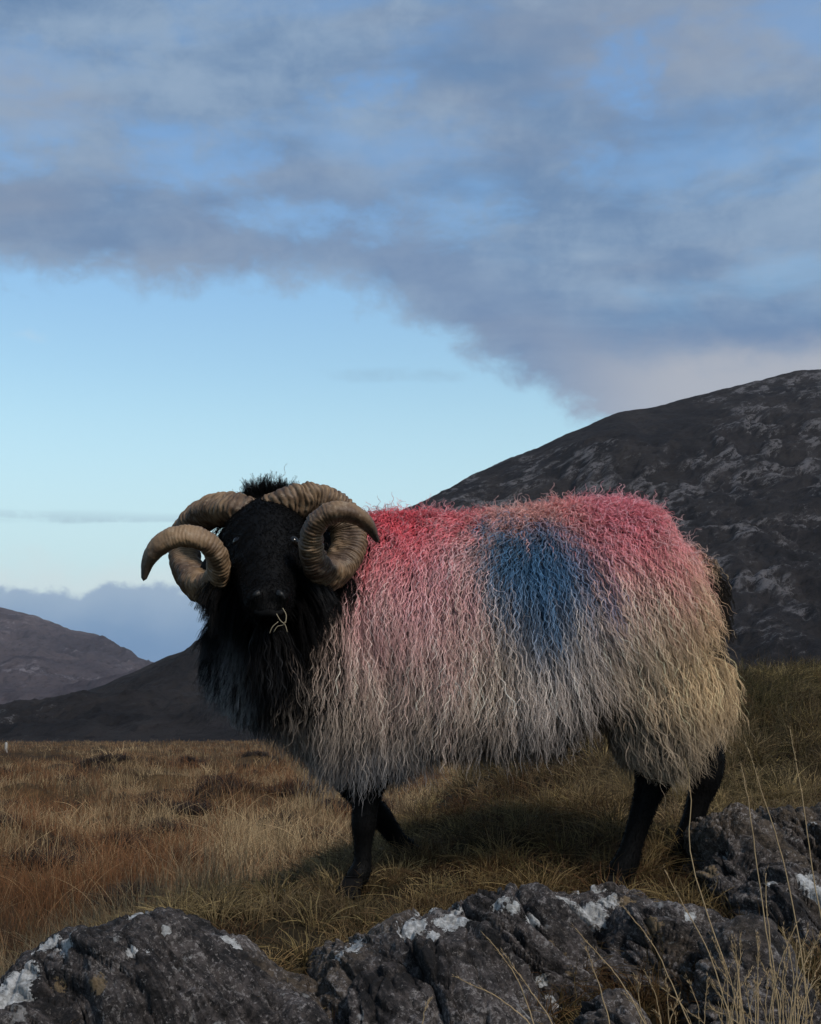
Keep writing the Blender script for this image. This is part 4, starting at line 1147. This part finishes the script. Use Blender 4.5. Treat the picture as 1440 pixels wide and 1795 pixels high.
# ---- tall dry stems in front of the rocks: each its own thing
M_STEM = simple_mat('dry_stem', (0.34, 0.25, 0.14), 0.7, 0.2)
def stem(pts, r, label, group, seed=0):
    rg = np.random.default_rng(500 + seed)
    w = np.array([P(a, b, c) for a, b, c in pts])
    c = catmull(w, 22) + np.cumsum(rg.normal(0, 0.0012, (22, 3)), 0) * 0.5
    rad = np.linspace(r, r * 0.45, 22)
    V, Fc = tube(c, np.stack([rad, rad], -1), 5, up=(0, 1, 0.02))
    V = [V]; o_ = len(V[0]); Fc = list(Fc)
    # seed head: small spikelets up the top of the stem
    for j in range(14, 22):
        for q in range(2):
            d = norm(c[min(j + 1, 21)] - c[j - 1]); sd = norm(np.array([rg.normal(), rg.normal() * .5, rg.normal()])); L_ = rg.uniform(.006, .012)
            a = c[j]; b = a + (d * 0.9 + sd * 0.35) * L_; mm = (a + b) / 2; s2 = np.cross(d, sd) * 0.0007; s1 = sd * 0.0006
            V.append(np.array([a, mm + s2, b, mm - s2, mm + s1])); Fc += [[o_, o_ + 1, o_ + 4], [o_ + 1, o_ + 2, o_ + 4], [o_ + 2, o_ + 3, o_ + 4], [o_ + 3, o_, o_ + 4], [o_, o_ + 3, o_ + 2, o_ + 1]]; o_ += 5
    o = mesh_obj('tall_dry_grass', np.vstack(V), Fc, M_STEM)
    tag(o, label, 'grass stem', group, 'thing')
STEMS = [
 ([(1225, 1830, 1.95), (1165, 1690, 1.95), (1098, 1585, 1.95)], 'long pale stem leaning left across the dark face under the near hind hoof'),
 ([(1150, 1830, 1.95), (1090, 1720, 1.95), (1012, 1620, 1.95)], 'stem leaning left over the layered slab, tip just below the lichen'),
 ([(1080, 1830, 1.95), (1052, 1730, 1.95), (1022, 1650, 1.95)], 'short stem leaning left beside the small rounded stone'),
 ([(1290, 1830, 1.98), (1240, 1660, 2.0), (1165, 1520, 2.0)], 'long stem leaning left, tip right of the near hind leg'),
 ([(1275, 1700, 2.1), (1215, 1515, 2.1), (1212, 1390, 2.1), (1200, 1330, 2.1)], 'bent stem standing in front of the far hind leg'),
 ([(1362, 1760, 2.1), (1335, 1580, 2.1), (1312, 1400, 2.1), (1300, 1350, 2.1)], 'tall upright stem in front of the ribbed slab'),
 ([(1425, 1800, 2.1), (1385, 1560, 2.1), (1340, 1400, 2.1), (1310, 1310, 2.1)], 'tallest stem leaning left at the right side, tip beside the ram rump'),
 ([(1460, 1720, 2.1), (1430, 1560, 2.1), (1405, 1390, 2.1), (1385, 1280, 2.1)], 'tall stem near the right edge with its tip over the green grass'),
 ([(948, 1830, 1.95), (905, 1720, 1.95), (850, 1645, 1.95)], 'stem leaning left over the block with white lichen along its top'),
 ([(985, 1830, 1.95), (940, 1750, 1.95), (880, 1670, 1.95)], 'second stem leaning left over the big dark block, lower than the other'),
 ([(1372, 1830, 2.0), (1352, 1650, 2.0), (1345, 1530, 2.0)], 'straight stem rising over the dark rock with the bright white patch'),
 ([(960, 1830, 1.9), (900, 1770, 1.9), (800, 1715, 1.9)], 'low stem lying almost flat across the big dark block'),
 ([(735, 1830, 1.95), (745, 1780, 1.95), (756, 1745, 1.95)], 'tiny stem at the bottom edge left of the big dark block'),
]
for i_, (pp, lb) in enumerate(STEMS): stem(pp, 0.0011, lb, 'tall dry grass stems in front of the rocks', i_)
rgs = np.random.default_rng(77)
for i_ in range(46):
    bx = rgs.uniform(1275, 1420); hgt = rgs.uniform(60, 230); ln = rgs.normal(0, 28)
    Yd = rgs.uniform(1.9, 2.1)
    stem([(bx, 1840, Yd), (bx + ln * 0.3, 1840 - hgt * 0.6, Yd), (bx + ln, 1840 - hgt, Yd)], 0.0009, 'thin straw coloured stem in the dense clump before the round boulder', 'stems of the dry clump at the lower right', 40 + i_)
for i_ in range(16):
    bx = rgs.uniform(1120, 1290) ; hgt = rgs.uniform(50, 150); ln = rgs.normal(-15, 25)
    stem([(bx, 1840, 2.0), (bx + ln * 0.3, 1840 - hgt * 0.6, 2.0), (bx + ln, 1840 - hgt, 2.0)], 0.0008, 'short straw coloured stem at the bottom edge between small stone and round boulder', 'short stems left of the dry clump', 100 + i_)

# ---- bits of grass in the ram's mouth
def sprig():
    o_ = 0; V, Fc = [], []
    for pts in ([(485, 1076, 2.49), (492, 1088, 2.485), (500, 1095, 2.48), (504, 1108, 2.48)], [(480, 1108, 2.485), (487, 1098, 2.483), (496, 1096, 2.482), (500, 1090, 2.48)], [(496, 1066, 2.495), (502, 1078, 2.485), (501, 1092, 2.48)], [(488, 1090, 2.482), (478, 1099, 2.482), (473, 1110, 2.484)]):
        c = catmull(np.array([P(*q) for q in pts]), 10)
        v, f = tube(c, np.full((10, 2), 0.0008), 5, up=(0, 1, 0.02)); V.append(v); Fc += [[i + o_ for i in q] for q in f]; o_ += len(v)
    tag(mesh_obj('grass_sprig', np.vstack(V), Fc, simple_mat('chewed_straw', (0.24, 0.20, 0.13), 0.7, 0.2)), 'small sprig of dry straw hanging from the ram mouth', 'straw', kind='thing')
sprig()

# ---- far fence post at the left edge
def fence_post():
    b = P(11, 1328, 60.0); t = P(11, 1302, 60.0)
    c = np.linspace(b, t, 6) + np.array([[0.01 * math.sin(i * 1.7), 0, 0] for i in range(6)])
    v, f = tube(c, np.stack([np.linspace(.07, .055, 6)] * 2, -1), 8, up=(0, 1, 0.02))
    tag(mesh_obj('fence_post', v, f, simple_mat('weathered_wood', (0.30, 0.29, 0.27), 0.8, 0.2)), 'tiny pale post on the moor at the far left edge', 'post')
fence_post()


# ------------------------------------------------------------------ thin haze over the moor
def haze():
    v = np.array([(x, y, z) for x in (-9200, 9200) for y in (-9200, 9200) for z in (-4.0, 320.0)], float)
    f = [[0, 1, 3, 2], [4, 6, 7, 5], [0, 4, 5, 1], [2, 3, 7, 6], [0, 2, 6, 4], [1, 5, 7, 3]]
    m = bpy.data.materials.new('haze'); m.use_nodes = True; nt = m.node_tree
    nt.nodes.remove(nt.nodes['Principled BSDF'])
    pv = nt.nodes.new('ShaderNodeVolumePrincipled'); pv.inputs['Density'].default_value = 0.00007
    pv.inputs['Color'].default_value = (0.80, 0.87, 1.0, 1)
    nt.links.new(pv.outputs[0], nt.nodes['Material Output'].inputs['Volume'])
    tag(mesh_obj('haze', v, f, m, smooth=False), 'thin pale haze over the whole moor', 'haze', kind='stuff')
haze()
